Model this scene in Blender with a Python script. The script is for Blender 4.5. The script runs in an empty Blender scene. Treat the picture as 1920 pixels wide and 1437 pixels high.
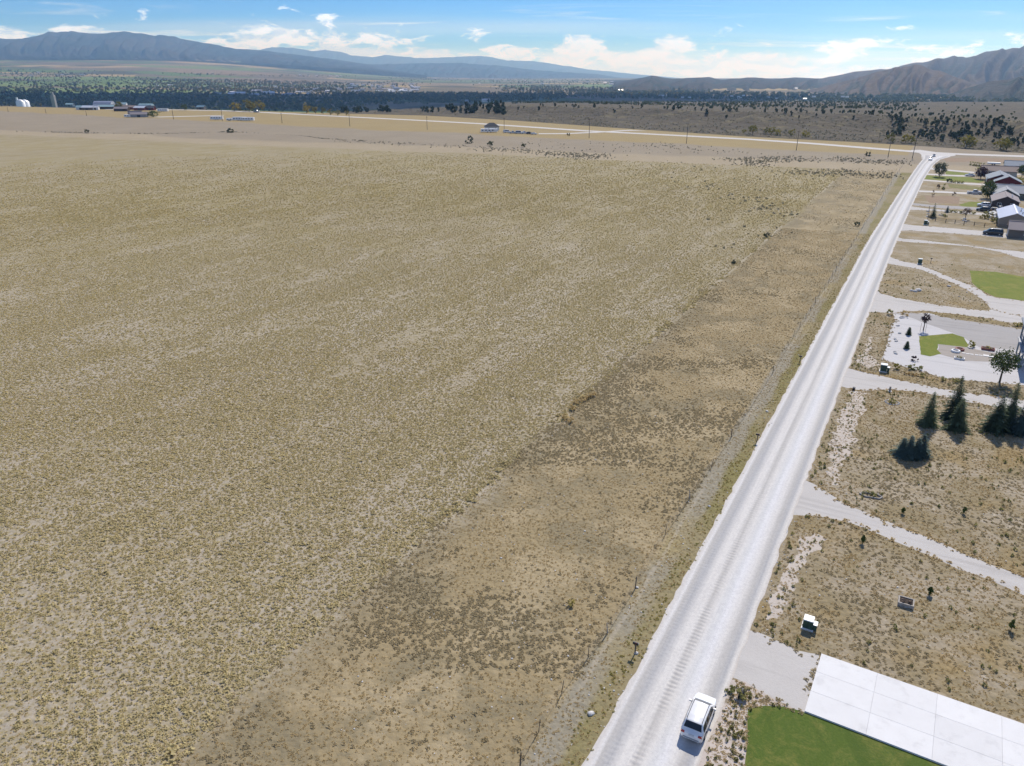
import bpy, bmesh, math, random
import numpy as np
from mathutils import Vector, Matrix
from mathutils.geometry import tessellate_polygon
random.seed(7); rng = np.random.default_rng(11)
sc = bpy.context.scene
C = sc.collection
R = math.radians

# ------------------------------------------------------------------ camera, sky, sun, exposure
FPX, CAMH, VH = 1400.0, 47.0, 135.0
PITCH = math.atan((718.5 - VH) / FPX)
cam = bpy.data.cameras.new('camera'); cam.sensor_width = 36; cam.lens = FPX / 1920 * 36
cam.clip_start = 0.5; cam.clip_end = 200000
camo = bpy.data.objects.new('camera', cam); C.objects.link(camo)
camo.location = (0, 0, CAMH); camo.rotation_euler = (math.pi / 2 - PITCH, 0, 0)
sc.camera = camo
SUN_AZ, SUN_EL = R(27), R(43)          # azimuth clockwise from +Y (the view direction)
SUN_STRENGTH, SKY_STRENGTH, EXPOSURE = 4.2, 0.095, 0.29
sc.view_settings.view_transform = 'Standard'; sc.view_settings.look = 'None'
sc.view_settings.gamma = 1; sc.view_settings.use_curve_mapping = False
sc.view_settings.exposure = EXPOSURE
for k_, v_ in dict(max_bounces=5, diffuse_bounces=2, glossy_bounces=2, transmission_bounces=2, volume_bounces=0, transparent_max_bounces=4).items(): setattr(sc.cycles, k_, v_)


class NT:
    """small helper for writing node trees as expressions"""
    def __init__(s, nt): s.nt = nt; s.L = nt.links
    def n(s, t, **kw):
        x = s.nt.nodes.new(t)
        for k, v in kw.items(): setattr(x, k, v)
        return x
    def put(s, sock, v):
        if v is None: return
        if hasattr(v, 'is_output') or isinstance(v, bpy.types.NodeSocket): s.L.new(v, sock)
        else:
            if isinstance(v, (tuple, list)) and len(v) == 3 and len(getattr(sock, 'default_value', ())) == 4: v = (*v, 1)
            sock.default_value = v
    def m(s, op, a, b=None, c=None, clamp=False):
        x = s.n('ShaderNodeMath', operation=op, use_clamp=clamp)
        for i, q in enumerate((a, b, c)):
            if q is not None: s.put(x.inputs[i], q)
        return x.outputs[0]
    def vm(s, op, a, b=None):
        x = s.n('ShaderNodeVectorMath', operation=op); s.put(x.inputs[0], a)
        if b is not None: s.put(x.inputs[1], b)
        return x.outputs['Value'] if op in ('DOT_PRODUCT', 'LENGTH') else x.outputs[0]
    def mix(s, f, a, b, mode='MIX'):
        x = s.n('ShaderNodeMix', data_type='RGBA', blend_type=mode); x.clamp_factor = True
        s.put(x.inputs[0], f); s.put(x.inputs[6], a); s.put(x.inputs[7], b)
        return x.outputs[2]
    def noise(s, vec, scale, detail=3, rough=0.55, dist=0.0):
        x = s.n('ShaderNodeTexNoise'); s.put(x.inputs['Vector'], vec); x.inputs['Scale'].default_value = scale
        x.inputs['Detail'].default_value = detail; x.inputs['Roughness'].default_value = rough
        x.inputs['Distortion'].default_value = dist
        return x.outputs[0]
    def vor(s, vec, scale, feature='F1', rnd=1.0):
        x = s.n('ShaderNodeTexVoronoi', feature=feature); s.put(x.inputs['Vector'], vec)
        x.inputs['Scale'].default_value = scale; x.inputs['Randomness'].default_value = rnd
        return x
    def step(s, x, lo, hi):          # smoothstep
        q = s.n('ShaderNodeMapRange', interpolation_type='SMOOTHSTEP'); s.put(q.inputs[0], x)
        s.put(q.inputs[1], lo); s.put(q.inputs[2], hi)
        return q.outputs[0]
    def ramp(s, f, stops, interp='LINEAR'):
        x = s.n('ShaderNodeValToRGB'); s.put(x.inputs[0], f); e = x.color_ramp.elements; x.color_ramp.interpolation = interp
        while len(e) < len(stops): e.new(0.5)
        for i, (p, c) in enumerate(stops): e[i].position = p; e[i].color = (*c, 1) if len(c) == 3 else c
        return x.outputs[0]
    def comb(s, x, y, z):
        q = s.n('ShaderNodeCombineXYZ'); s.put(q.inputs[0], x); s.put(q.inputs[1], y); s.put(q.inputs[2], z); return q.outputs[0]
    def sep(s, v):
        q = s.n('ShaderNodeSeparateXYZ'); s.put(q.inputs[0], v); return q.outputs
    def pos(s): return s.n('ShaderNodeNewGeometry').outputs['Position']
    def scl(s, v, k): return s.vm('MULTIPLY', v, k)


world = bpy.data.worlds.new('World'); sc.world = world; world.use_nodes = True
wt = NT(world.node_tree); world.node_tree.nodes.clear()
sky = wt.n('ShaderNodeTexSky', sky_type='NISHITA'); sky.sun_disc = False
sky.sun_elevation = SUN_EL; sky.sun_rotation = SUN_AZ; sky.altitude = 1500
sky.air_density = 0.8; sky.dust_density = 0.0; sky.ozone_density = 5.0
wdir = wt.n('ShaderNodeTexCoord').outputs['Generated']
wx, wy, wz = wt.sep(wdir)
az = wt.m('ARCTAN2', wx, wy); el = wt.m('ARCSINE', wz)
cv = wt.comb(wt.m('MULTIPLY', az, 9.0), wt.m('MULTIPLY', el, 24.0), 3.1)
big = wt.noise(wt.comb(wt.m('MULTIPLY', az, 3.0), wt.m('MULTIPLY', el, 3.0), 1.7), 1.0, 2)
cum = wt.noise(cv, 2.2, 8, 0.6, 0.3)
thr = wt.m('ADD', 0.265, wt.m('MULTIPLY', el, 5.6))
thr = wt.m('ADD', thr, wt.m('MULTIPLY', wt.m('SUBTRACT', 0.5, big), 0.75))
cumm = wt.step(wt.m('SUBTRACT', cum, thr), 0.0, 0.10)
pl = wt.comb(wt.m('MULTIPLY', wt.m('DIVIDE', wx, wt.m('ADD', wt.m('MAXIMUM', wz, 0.0), 0.05)), 0.33),
             wt.m('MULTIPLY', wt.m('DIVIDE', wy, wt.m('ADD', wt.m('MAXIMUM', wz, 0.0), 0.05)), 0.9), 8.3)
cir = wt.noise(pl, 0.62, 7, 0.62, 0.9)
cirm = wt.m('MULTIPLY', wt.step(cir, 0.52, 0.76), 0.8)
veil = wt.m('MULTIPLY', wt.step(wt.noise(pl, 0.25, 3), 0.42, 0.75), 0.30)
shade = wt.noise(wt.comb(wt.m('MULTIPLY', az, 9.0), wt.m('MULTIPLY', wt.m('ADD', el, -0.006), 24.0), 3.1), 2.2, 8, 0.6, 0.3)
ccol = wt.mix(wt.step(wt.m('SUBTRACT', cum, shade), -0.06, 0.05), (6.8, 9.0, 12.8), (10.2, 12.4, 16.4))
skyc = wt.mix(1.0, sky.outputs[0], (0.33, 0.70, 1.14), 'MULTIPLY')
skyc = wt.mix(wt.m('MAXIMUM', cirm, veil), skyc, (11.5, 12.2, 12.8))
skyc = wt.mix(wt.m('MULTIPLY', cumm, 0.9), skyc, ccol)
bg = wt.n('ShaderNodeBackground'); wt.put(bg.inputs[0], skyc); bg.inputs[1].default_value = SKY_STRENGTH
wo = wt.n('ShaderNodeOutputWorld'); wt.L.new(bg.outputs[0], wo.inputs[0])

sun = bpy.data.lights.new('sun', 'SUN'); sun.energy = SUN_STRENGTH; sun.angle = R(0.53); sun.color = (1.0, 0.955, 0.89)
suno = bpy.data.objects.new('sun', sun); C.objects.link(suno)
sdir = Vector((math.sin(SUN_AZ) * math.cos(SUN_EL), math.cos(SUN_AZ) * math.cos(SUN_EL), math.sin(SUN_EL)))
suno.rotation_euler = sdir.to_track_quat('Z', 'Y').to_euler(); suno.location = (0, 0, 300)

# ------------------------------------------------------------------ coordinates
TH = math.atan(0.553)                        # the gravel road's bearing
NX, NY, TX, TY = math.cos(TH), -math.sin(TH), math.sin(TH), math.cos(TH)
def W(s, t, z=0.0): return Vector((NX * s + TX * t, NY * s + TY * t, z))     # across / along the road -> world
sp_, cp_ = math.sin(PITCH), math.cos(PITCH)
def ray(u, v):
    a = (u - 960) / FPX; b = -(v - 718.5) / FPX
    return np.array([a, b * sp_ + cp_, b * cp_ - sp_])
def G(u, v, z=0.0):                          # survey point: photo pixel -> place on level ground
    d = ray(u, v); t = (z - CAMH) / d[2]
    return Vector((d[0] * t, d[1] * t, z))
def Q(u, v, d):                              # survey point at horizontal distance d
    r = ray(u, v); t = d / math.hypot(r[0], r[1])
    return np.array([r[0] * t, r[1] * t, CAMH + r[2] * t])
def zoomer(x0, y0, k): return lambda pts: [(x0 + x / k, y0 + y / k) for x, y in pts]
Z4, Z5, Z6, Z7, Z8 = zoomer(1600, 260, 5.99), zoomer(1600, 480, 5.99), zoomer(1560, 680, 5.322), zoomer(1400, 900, 3.685), zoomer(1160, 1160, 5.053)

_tab = rng.random((256, 256))
def vnoise(x, y):
    x = np.asarray(x, float); y = np.asarray(y, float)
    xi = np.floor(x).astype(int); yi = np.floor(y).astype(int); fx = x - xi; fy = y - yi
    fx = fx * fx * (3 - 2 * fx); fy = fy * fy * (3 - 2 * fy)
    g = lambda i, j: _tab[i & 255, j & 255]
    return (g(xi, yi) * (1 - fx) + g(xi + 1, yi) * fx) * (1 - fy) + (g(xi, yi + 1) * (1 - fx) + g(xi + 1, yi + 1) * fx) * fy
def fbm(x, y, o=4):
    r = 0; a = 0.5
    for i in range(o): r = r + a * (vnoise(x * 2 ** i + 17 * i, y * 2 ** i + 31 * i) - 0.5); a *= 0.5
    return r

# ------------------------------------------------------------------ object helpers
def tag(o, label=None, cat=None, group=None, kind=None):
    if label: o['label'] = label
    if cat: o['category'] = cat
    if group: o['group'] = group
    if kind: o['kind'] = kind
    return o
def link(name, me, mat=None, parent=None, loc=None, rz=0.0, scale=None):
    o = bpy.data.objects.new(name, me); C.objects.link(o)
    if mat is not None and me is not None and len(me.materials) == 0: me.materials.append(mat)
    if parent is not None: o.parent = parent
    if loc is not None: o.location = loc
    o.rotation_euler.z = rz
    if scale is not None: o.scale = (scale,) * 3 if not hasattr(scale, '__len__') else scale
    return o
def empty(name, loc=(0, 0, 0), rz=0.0, **kw):
    return tag(link(name, None, loc=loc, rz=rz), **kw)
def clone(root, loc=None, rz=None, scale=None, label=None, group=None):
    c = root.copy(); C.objects.link(c)
    if loc is not None: c.location = loc
    if rz is not None: c.rotation_euler.z = rz
    if scale is not None: c.scale = (scale,) * 3 if not hasattr(scale, '__len__') else scale
    if label: c['label'] = label
    if group: c['group'] = group
    for ch in list(root.children):
        k = ch.copy(); C.objects.link(k); k.parent = c
        for g in list(ch.children):
            q = g.copy(); C.objects.link(q); q.parent = k
    return c

class MB:
    """collects shapes; me() makes one mesh of them"""
    def __init__(s): s.v = []; s.f = []; s.sm = []
    def add(s, vs, fs, smooth=False):
        o = len(s.v); s.v += [tuple(q) for q in vs]; s.f += [tuple(i + o for i in f) for f in fs]; s.sm += [smooth] * len(fs); return s
    def box(s, c, d, rz=0.0, top=(1, 1), bev=0.0):
        x, y, z = d[0] / 2, d[1] / 2, d[2] / 2; ca, sa = math.cos(rz), math.sin(rz); vs = []
        for k, (zz, tx, ty) in enumerate(((-z, 1, 1), (z, *top))):
            for a, b in ((-1, -1), (1, -1), (1, 1), (-1, 1)):
                px, py = a * x * tx, b * y * ty
                vs.append((c[0] + px * ca - py * sa, c[1] + px * sa + py * ca, c[2] + zz))
        return s.add(vs, [(3, 2, 1, 0), (4, 5, 6, 7), (0, 1, 5, 4), (1, 2, 6, 5), (2, 3, 7, 6), (3, 0, 4, 7)])
    def tube(s, a, b, r0, r1=None, n=8, caps=True, smooth=True):
        a, b = Vector(a), Vector(b); r1 = r0 if r1 is None else r1; d = (b - a).normalized()
        e = d.orthogonal().normalized(); f = d.cross(e)
        vs = [p + (e * math.cos(2 * math.pi * i / n) + f * math.sin(2 * math.pi * i / n)) * r for p, r in ((a, r0), (b, r1)) for i in range(n)]
        s.add(vs, [(i, (i + 1) % n, n + (i + 1) % n, n + i) for i in range(n)], smooth)
        if caps: s.add(vs, [tuple(range(n))[::-1], tuple(range(n, 2 * n))])
        return s
    def lathe(s, prof, n=16, c=(0, 0, 0), smooth=True):
        vs = [(c[0] + r * math.cos(2 * math.pi * i / n), c[1] + r * math.sin(2 * math.pi * i / n), c[2] + z) for r, z in prof for i in range(n)]
        fs = [(k * n + i, k * n + (i + 1) % n, (k + 1) * n + (i + 1) % n, (k + 1) * n + i) for k in range(len(prof) - 1) for i in range(n)]
        return s.add(vs, fs, smooth)
    def prism(s, poly, axis0, axis1, off):      # polygon of 3-D points swept by the vector off
        n = len(poly); a = [Vector(q) for q in poly]; b = [q + Vector(off) for q in a]
        return s.add(a + b, [tuple(range(n))[::-1], tuple(range(n, 2 * n))] + [(i, (i + 1) % n, n + (i + 1) % n, n + i) for i in range(n)])
    def me(s, name):
        m = bpy.data.meshes.new(name); m.from_pydata(s.v, [], s.f)
        if any(s.sm): m.polygons.foreach_set('use_smooth', s.sm)
        m.validate(); m.update(); return m
    def build(s, name, mat, parent=None, **kw): return link(name, s.me(name), mat, parent, **kw)

def grid_mesh(name, A, smooth=True, attrs=None):      # A: rows x cols x 3
    r, c, _ = A.shape; i = np.arange(r * c).reshape(r, c)
    f = np.stack([i[:-1, :-1], i[:-1, 1:], i[1:, 1:], i[1:, :-1]], -1).reshape(-1, 4)
    m = bpy.data.meshes.new(name); m.vertices.add(r * c); m.vertices.foreach_set('co', A.reshape(-1))
    m.loops.add(len(f) * 4); m.loops.foreach_set('vertex_index', f.reshape(-1)); m.polygons.add(len(f))
    m.polygons.foreach_set('loop_start', np.arange(len(f)) * 4)
    for k, a in (attrs or {}).items():
        at = m.attributes.new(k, 'FLOAT', 'POINT'); at.data.foreach_set('value', np.asarray(a, float).reshape(-1))
    m.update(calc_edges=True); m.validate()
    m.polygons.foreach_set('use_smooth', [smooth] * len(m.polygons)); return m

# ------------------------------------------------------------------ materials
MATS = {}
def mat(name, rough=0.85, metal=0.0, spec=0.3):
    m = bpy.data.materials.new(name); m.use_nodes = True; m.node_tree.nodes.clear(); t = NT(m.node_tree)
    b = t.n('ShaderNodeBsdfPrincipled'); b.inputs['Roughness'].default_value = rough; b.inputs['Metallic'].default_value = metal
    b.inputs['Specular IOR Level'].default_value = spec
    o = t.n('ShaderNodeOutputMaterial'); t.L.new(b.outputs[0], o.inputs[0]); MATS[name] = m
    return m, t, b
def bump(t, b, h, strength=0.5, dist=0.05):
    x = t.n('ShaderNodeBump'); x.inputs['Strength'].default_value = strength; x.inputs['Distance'].default_value = dist
    t.put(x.inputs['Height'], h); t.L.new(x.outputs[0], b.inputs['Normal'])
def plain(name, col, rough=0.6, metal=0.0, var=0.12, scale=3.0, spec=0.4, coat=0.0):
    m, t, b = mat(name, rough, metal, spec)
    n = t.noise(t.n('ShaderNodeTexCoord').outputs['Object'], scale, 4)
    lo = tuple(c * (1 - var) for c in col); hi = tuple(min(1, c * (1 + var)) for c in col)
    t.put(b.inputs['Base Color'], t.ramp(n, [(0.3, lo), (0.7, hi)])); b.inputs['Coat Weight'].default_value = coat
    return m
def leafy(name, c0, c1, rough=0.8, trans=0.25):
    """foliage: colour differs from plant to plant (instance random) and from clump to clump"""
    m, t, b = mat(name, rough, 0, 0.15)
    r = t.n('ShaderNodeObjectInfo').outputs['Random']
    n = t.noise(t.n('ShaderNodeTexCoord').outputs['Object'], 2.5, 3)
    f = t.m('ADD', t.m('MULTIPLY', r, 0.65), t.m('MULTIPLY', n, 0.5))
    col = t.ramp(f, [(0.15, c0), (0.95, c1)])
    t.put(b.inputs['Base Color'], col)
    tr = t.n('ShaderNodeBsdfTranslucent'); t.put(tr.inputs[0], col)
    mx = t.n('ShaderNodeMixShader'); mx.inputs[0].default_value = trans
    t.L.new(b.outputs[0], mx.inputs[1]); t.L.new(tr.outputs[0], mx.inputs[2])
    out = [q for q in m.node_tree.nodes if q.type == 'OUTPUT_MATERIAL'][0]; t.L.new(mx.outputs[0], out.inputs[0])
    return m

def make_ground():
    m, t, b = mat('ground', 0.95, 0, 0.1)
    P = t.pos(); px, py, pz = t.sep(P)
    s = t.m('ADD', t.m('MULTIPLY', px, NX), t.m('MULTIPLY', py, NY))
    al = t.m('ADD', t.m('MULTIPLY', px, TX), t.m('MULTIPLY', py, TY))
    rv = t.comb(s, t.m('MULTIPLY', al, 0.6), 0)               # road-aligned, stretched along the drill rows
    big = t.noise(P, 0.012, 3); mid = t.noise(rv, 0.09, 3); fine = t.noise(P, 1.6, 4, 0.65); row = t.noise(t.comb(s, t.m('MULTIPLY', al, 0.06), 0), 0.55, 2)
    wob = t.noise(P, 0.11, 3); sw = t.m('ADD', s, t.m('MULTIPLY', t.m('SUBTRACT', wob, 0.5), 9.0)); wob5 = t.m('SUBTRACT', wob, 0.5)
    # drilled bunch-grass field
    vo = t.vor(t.comb(s, t.m('MULTIPLY', al, 0.8), 0), 2.0); clump = t.step(t.m('ADD', vo.outputs['Distance'], t.m('MULTIPLY', fine, 0.35)), 0.36, 0.66)
    grass = t.mix(mid, (0.24, 0.192, 0.085), (0.30, 0.245, 0.115))
    grass = t.mix(t.step(big, 0.38, 0.62), grass, t.mix(0.4, grass, (0.29, 0.235, 0.08)))
    soil = t.mix(fine, (0.28, 0.24, 0.175), (0.46, 0.405, 0.32))
    bare = t.m('MULTIPLY', clump, t.step(t.m('ADD', t.m('MULTIPLY', row, 0.6), t.m('MULTIPLY', mid, 0.6)), 0.36, 0.9))
    far = t.step(t.vm('LENGTH', P), 110.0, 330.0)          # real tufts thin out here; beyond, their colour joins the ground's
    field = t.mix(t.m('ADD', t.m('MULTIPLY', bare, 0.75), t.m('ADD', 0.10, t.m('MULTIPLY', t.m('SUBTRACT', 1.0, far), t.m('MULTIPLY', t.step(fine, 0.3, 0.7), 0.75))), clamp=True), grass, soil)
    # old fallow strip beside the road: tan thatch with darker low growth in patches
    pat = t.m('ADD', t.noise(P, 0.085, 4, 0.62, 0.4), t.m('MULTIPLY', t.m('SUBTRACT', fine, 0.5), 0.35))
    thatch = t.mix(fine, (0.245, 0.19, 0.105), (0.355, 0.285, 0.165))
    low = t.mix(fine, (0.17, 0.14, 0.085), (0.27, 0.23, 0.145))
    strip = t.mix(t.m('MULTIPLY', t.step(pat, 0.46, 0.60), 0.75), thatch, low)
    strip = t.mix(t.m('MULTIPLY', t.step(t.noise(P, 0.13, 4, 0.6, 0.8), 0.49, 0.62), 0.95), strip, t.mix(fine, (0.30, 0.235, 0.13), (0.42, 0.345, 0.22)))
    strip = t.mix(t.m('MULTIPLY', t.step(sw, -36.5, -41.0), 0.5), strip, low)
    # verge, two-track by the fence, green band at the gravel's edge
    verge = t.mix(fine, (0.19, 0.165, 0.115), (0.36, 0.325, 0.245))
    verge = t.mix(t.step(mid, 0.5, 0.7), verge, (0.30, 0.245, 0.13))
    trk = t.m('ABSOLUTE', t.m('SUBTRACT', t.m('ADD', s, t.m('MULTIPLY', wob5, 0.8)), -17.9))
    verge = t.mix(t.m('MULTIPLY', t.m('MULTIPLY', t.step(trk, 0.28, 0.08), 0.4), t.step(mid, 0.4, 0.55)), verge, (0.42, 0.37, 0.29))
    green = t.mix(t.step(mid, 0.35, 0.65), t.mix(fine, (0.14, 0.13, 0.045), (0.27, 0.23, 0.10)), t.mix(fine, (0.20, 0.165, 0.085), (0.33, 0.275, 0.16)))
    # the house lots
    lotn = t.noise(P, 0.16, 4, 0.62, 0.5)
    lot = t.mix(fine, (0.19, 0.15, 0.08), (0.33, 0.27, 0.165))
    lot = t.mix(t.step(lotn, 0.40, 0.62), lot, t.mix(fine, (0.26, 0.21, 0.135), (0.41, 0.355, 0.27)))
    lot = t.mix(t.m('MULTIPLY', t.step(wob, 0.52, 0.7), 0.7), lot, t.mix(fine, (0.24, 0.17, 0.075), (0.34, 0.255, 0.125)))
    peb = t.m('MULTIPLY', t.step(fine, 0.60, 0.70), t.step(lotn, 0.48, 0.62))
    lot = t.mix(t.m('MULTIPLY', peb, 0.8), lot, (0.52, 0.47, 0.40))
    field = t.mix(1, field, t.mix(t.noise(rv, 0.33, 4, 0.7), (0.86, 0.86, 0.86), (1.12, 1.12, 1.12)), 'MULTIPLY')
    c = t.mix(t.step(sw, -43.6, -39.4), field, strip)
    rdg = t.m('ABSOLUTE', t.m('ADD', t.m('ADD', s, 41.7), t.m('MULTIPLY', wob5, 1.6)))
    c = t.mix(t.m('MULTIPLY', t.m('MULTIPLY', t.step(rdg, 0.55, 0.15), 0.6), t.step(mid, 0.42, 0.58)), c, (0.42, 0.37, 0.28))
    c = t.mix(t.step(t.m('ADD', s, t.m('MULTIPLY', wob5, 1.5)), -19.0, -18.2), c, verge)
    c = t.mix(t.step(t.m('ADD', s, t.m('MULTIPLY', wob5, 2.2)), -16.9, -16.0), c, green)
    c = t.mix(t.step(s, -11.5, -10.5), c, lot)
    # far side of the field: pale bare rim, grey draw and golden stubble beyond (bands run with the county road)
    nb = t.m('SUBTRACT', big, 0.5)
    kw = t.m('ADD', t.m('ADD', py, t.m('MULTIPLY', px, 0.617)), t.m('MULTIPLY', nb, 60.0))
    yy = t.m('ADD', t.m('ADD', py, t.m('MULTIPLY', px, 0.4)), t.m('MULTIPLY', nb, 45.0))
    dn = t.noise(P, 0.03, 4, 0.65)
    draw = t.mix(dn, (0.23, 0.19, 0.135), (0.32, 0.27, 0.195))
    rim = t.mix(mid, (0.30, 0.245, 0.16), (0.38, 0.315, 0.215))
    c = t.mix(t.step(yy, 466.0, 474.0), c, t.mix(t.step(yy, 508.0, 520.0), rim, draw))
    gold = t.mix(dn, (0.27, 0.205, 0.095), (0.345, 0.27, 0.135))
    c = t.mix(t.m('MULTIPLY', t.step(kw, 612.0, 626.0), t.step(s, -17.0, -19.0)), c, gold)
    t.put(b.inputs['Base Color'], c)
    h = t.m('ADD', t.m('MULTIPLY', t.m('SUBTRACT', 1.0, vo.outputs['Distance']), 0.6), t.m('MULTIPLY', fine, 0.7))
    bump(t, b, h, 0.7, 0.18)
    return m
make_ground()

def make_gravel(name, c0, c1, stone=0.8, weeds=0.0):
    m, t, b = mat(name, 0.95, 0, 0.1); P = t.pos()
    f = t.noise(P, 3.5, 6, 0.7); g = t.noise(P, 0.25, 5, 0.6, 0.4)
    c = t.mix(t.m('ADD', t.m('MULTIPLY', f, 0.55), t.m('MULTIPLY', g, 0.5)), c0, c1)
    s = t.m('ADD', t.m('MULTIPLY', t.sep(P)[0], TX), t.m('MULTIPLY', t.sep(P)[1], TY))
    tr = t.noise(t.comb(s, t.m('MULTIPLY', t.sep(P)[0], 0.08), 0), 0.9, 3)
    c = t.mix(t.m('MULTIPLY', t.step(tr, 0.5, 0.7), 0.35), c, tuple(q * 0.78 for q in c0))
    if weeds: c = t.mix(t.m('MULTIPLY', t.step(t.noise(P, 1.1, 5, 0.7), 0.52, 0.64), weeds), c, t.mix(f, (0.09, 0.075, 0.035), (0.26, 0.2, 0.1)))
    t.put(b.inputs['Base Color'], c); bump(t, b, f, 0.5, 0.05); return m
make_gravel('gravel', (0.41, 0.385, 0.355), (0.58, 0.555, 0.52))
make_gravel('gravel_grey', (0.30, 0.285, 0.27), (0.44, 0.42, 0.40))
make_gravel('gravel_white', (0.50, 0.475, 0.44), (0.62, 0.595, 0.56))
make_gravel('yard_gravel', (0.46, 0.445, 0.435), (0.60, 0.585, 0.575))
make_gravel('patio_gravel', (0.30, 0.27, 0.235), (0.42, 0.38, 0.34))
make_gravel('bare_soil', (0.39, 0.335, 0.275), (0.60, 0.54, 0.475), weeds=0.75)
make_gravel('rubble_soil', (0.42, 0.36, 0.31), (0.58, 0.52, 0.47), weeds=0.9)

def make_road():
    m, t, b = mat('road_gravel', 0.95, 0, 0.1)
    uv = t.n('ShaderNodeUVMap').outputs[0]; x, y, _ = t.sep(uv); P = t.pos()
    f = t.noise(P, 4.0, 6, 0.72); w = t.noise(t.comb(t.m('MULTIPLY', x, 2.2), t.m('MULTIPLY', y, 0.05), 0), 1.0, 4)
    xx = t.m('DIVIDE', t.m('ADD', t.m('ADD', x, t.m('MULTIPLY', t.m('SUBTRACT', w, 0.5), 0.5)), 3.9), 7.8)
    wht, gry, blu = (0.64, 0.615, 0.575), (0.47, 0.45, 0.42), (0.42, 0.415, 0.41)
    c = t.ramp(xx, [(0.0, (0.56, 0.52, 0.47)), (0.07, (0.66, 0.64, 0.61)), (0.11, gry), (0.20, blu), (0.30, wht), (0.375, wht), (0.43, gry),
                    (0.52, wht), (0.60, (0.60, 0.595, 0.58)), (0.66, (0.68, 0.67, 0.66)), (0.76, wht), (0.84, gry), (0.90, blu), (0.96, (0.64, 0.61, 0.56)), (1.0, (0.55, 0.5, 0.44))])
    c = t.mix(t.m('MULTIPLY', t.step(f, 0.62, 0.35), 0.45), c, t.mix(1, c, (0.72, 0.72, 0.74), 'MULTIPLY'))
    lng = t.noise(t.comb(t.m('MULTIPLY', x, 5.0), t.m('MULTIPLY', y, 0.12), 0), 1.0, 4)
    c = t.mix(t.m('MULTIPLY', t.step(lng, 0.48, 0.7), 0.35), c, t.mix(1, c, (0.84, 0.84, 0.85), 'MULTIPLY'))
    # washboard ripples in the wheel track
    ph = t.m('ADD', t.m('MULTIPLY', y, 2 * math.pi / 0.5), t.m('MULTIPLY', t.noise(P, 0.5, 2), 5.0))
    rip = t.m('ADD', t.m('MULTIPLY', t.m('SINE', ph), 0.5), 0.5)
    band = t.m('MULTIPLY', t.step(xx, 0.36, 0.41), t.step(xx, 0.52, 0.46))
    band2 = t.m('MULTIPLY', t.m('MULTIPLY', t.step(xx, 0.10, 0.14), t.step(xx, 0.27, 0.22)), 0.3)
    band = t.m('MULTIPLY', t.m('ADD', band, band2), t.step(t.noise(P, 0.14, 3), 0.3, 0.6))
    h = t.m('ADD', t.m('MULTIPLY', f, 0.35), t.m('MULTIPLY', t.m('MULTIPLY', rip, band), 0.7))
    t.put(b.inputs['Base Color'], c); bump(t, b, h, 0.75, 0.06); return m
make_road()
def make_lawn(name, c0, c1, c2):
    m, t, b = mat(name, 0.9, 0, 0.15); P = t.pos(); f = t.noise(P, 5, 5, 0.7)
    c = t.mix(f, c0, c1); c = t.mix(t.m('MULTIPLY', t.step(t.m('ADD', t.noise(P, 0.35, 5, 0.7, 1.2), t.m('MULTIPLY', f, 0.25)), 0.55, 0.85), 0.8), c, c2); c = t.mix(t.m('MULTIPLY', t.step(t.noise(t.vm('MULTIPLY', P, (0.9, 0.15, 1)), 0.9, 3), 0.5, 0.6), 0.25), c, c0)
    t.put(b.inputs['Base Color'], c); bump(t, b, f, 0.6, 0.06); return m
make_lawn('lawn', (0.04, 0.075, 0.012), (0.12, 0.165, 0.03), (0.20, 0.19, 0.05))
make_lawn('lawn_bright', (0.095, 0.13, 0.016), (0.19, 0.22, 0.03), (0.24, 0.22, 0.05))
make_lawn('lawn_olive', (0.12, 0.125, 0.035), (0.22, 0.2, 0.07), (0.26, 0.21, 0.10))
make_lawn('dry_lot', (0.17, 0.13, 0.06), (0.33, 0.255, 0.135), (0.26, 0.22, 0.09))
make_lawn('brown_plot', (0.20, 0.135, 0.085), (0.33, 0.245, 0.17), (0.27, 0.21, 0.13))

def make_far():
    """valley floor: field strips, pasture, roads between them"""
    m, t, b = mat('valley', 0.95, 0, 0.05); P = t.pos(); px, py, pz = t.sep(P)
    rv = t.comb(t.m('MULTIPLY', px, 0.55), py, 0)
    v = t.vor(rv, 0.0016); cell = t.sep(v.outputs['Color'])[0]
    c = t.ramp(cell, [(0.0, (0.16, 0.13, 0.085)), (0.2, (0.24, 0.18, 0.11)), (0.34, (0.10, 0.17, 0.04)), (0.5, (0.36, 0.28, 0.14)), (0.6, (0.085, 0.125, 0.045)), (0.75, (0.20, 0.155, 0.11)), (0.88, (0.15, 0.22, 0.06))], 'CONSTANT')
    n = t.noise(P, 0.004, 5); c = t.mix(t.m('MULTIPLY', n, 0.4), c, (0.17, 0.15, 0.09))
    c = t.mix(t.step(t.noise(P, 0.0011, 4), 0.52, 0.62), c, (0.085, 0.085, 0.05))
    t.put(b.inputs['Base Color'], c); return m
make_far()
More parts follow.
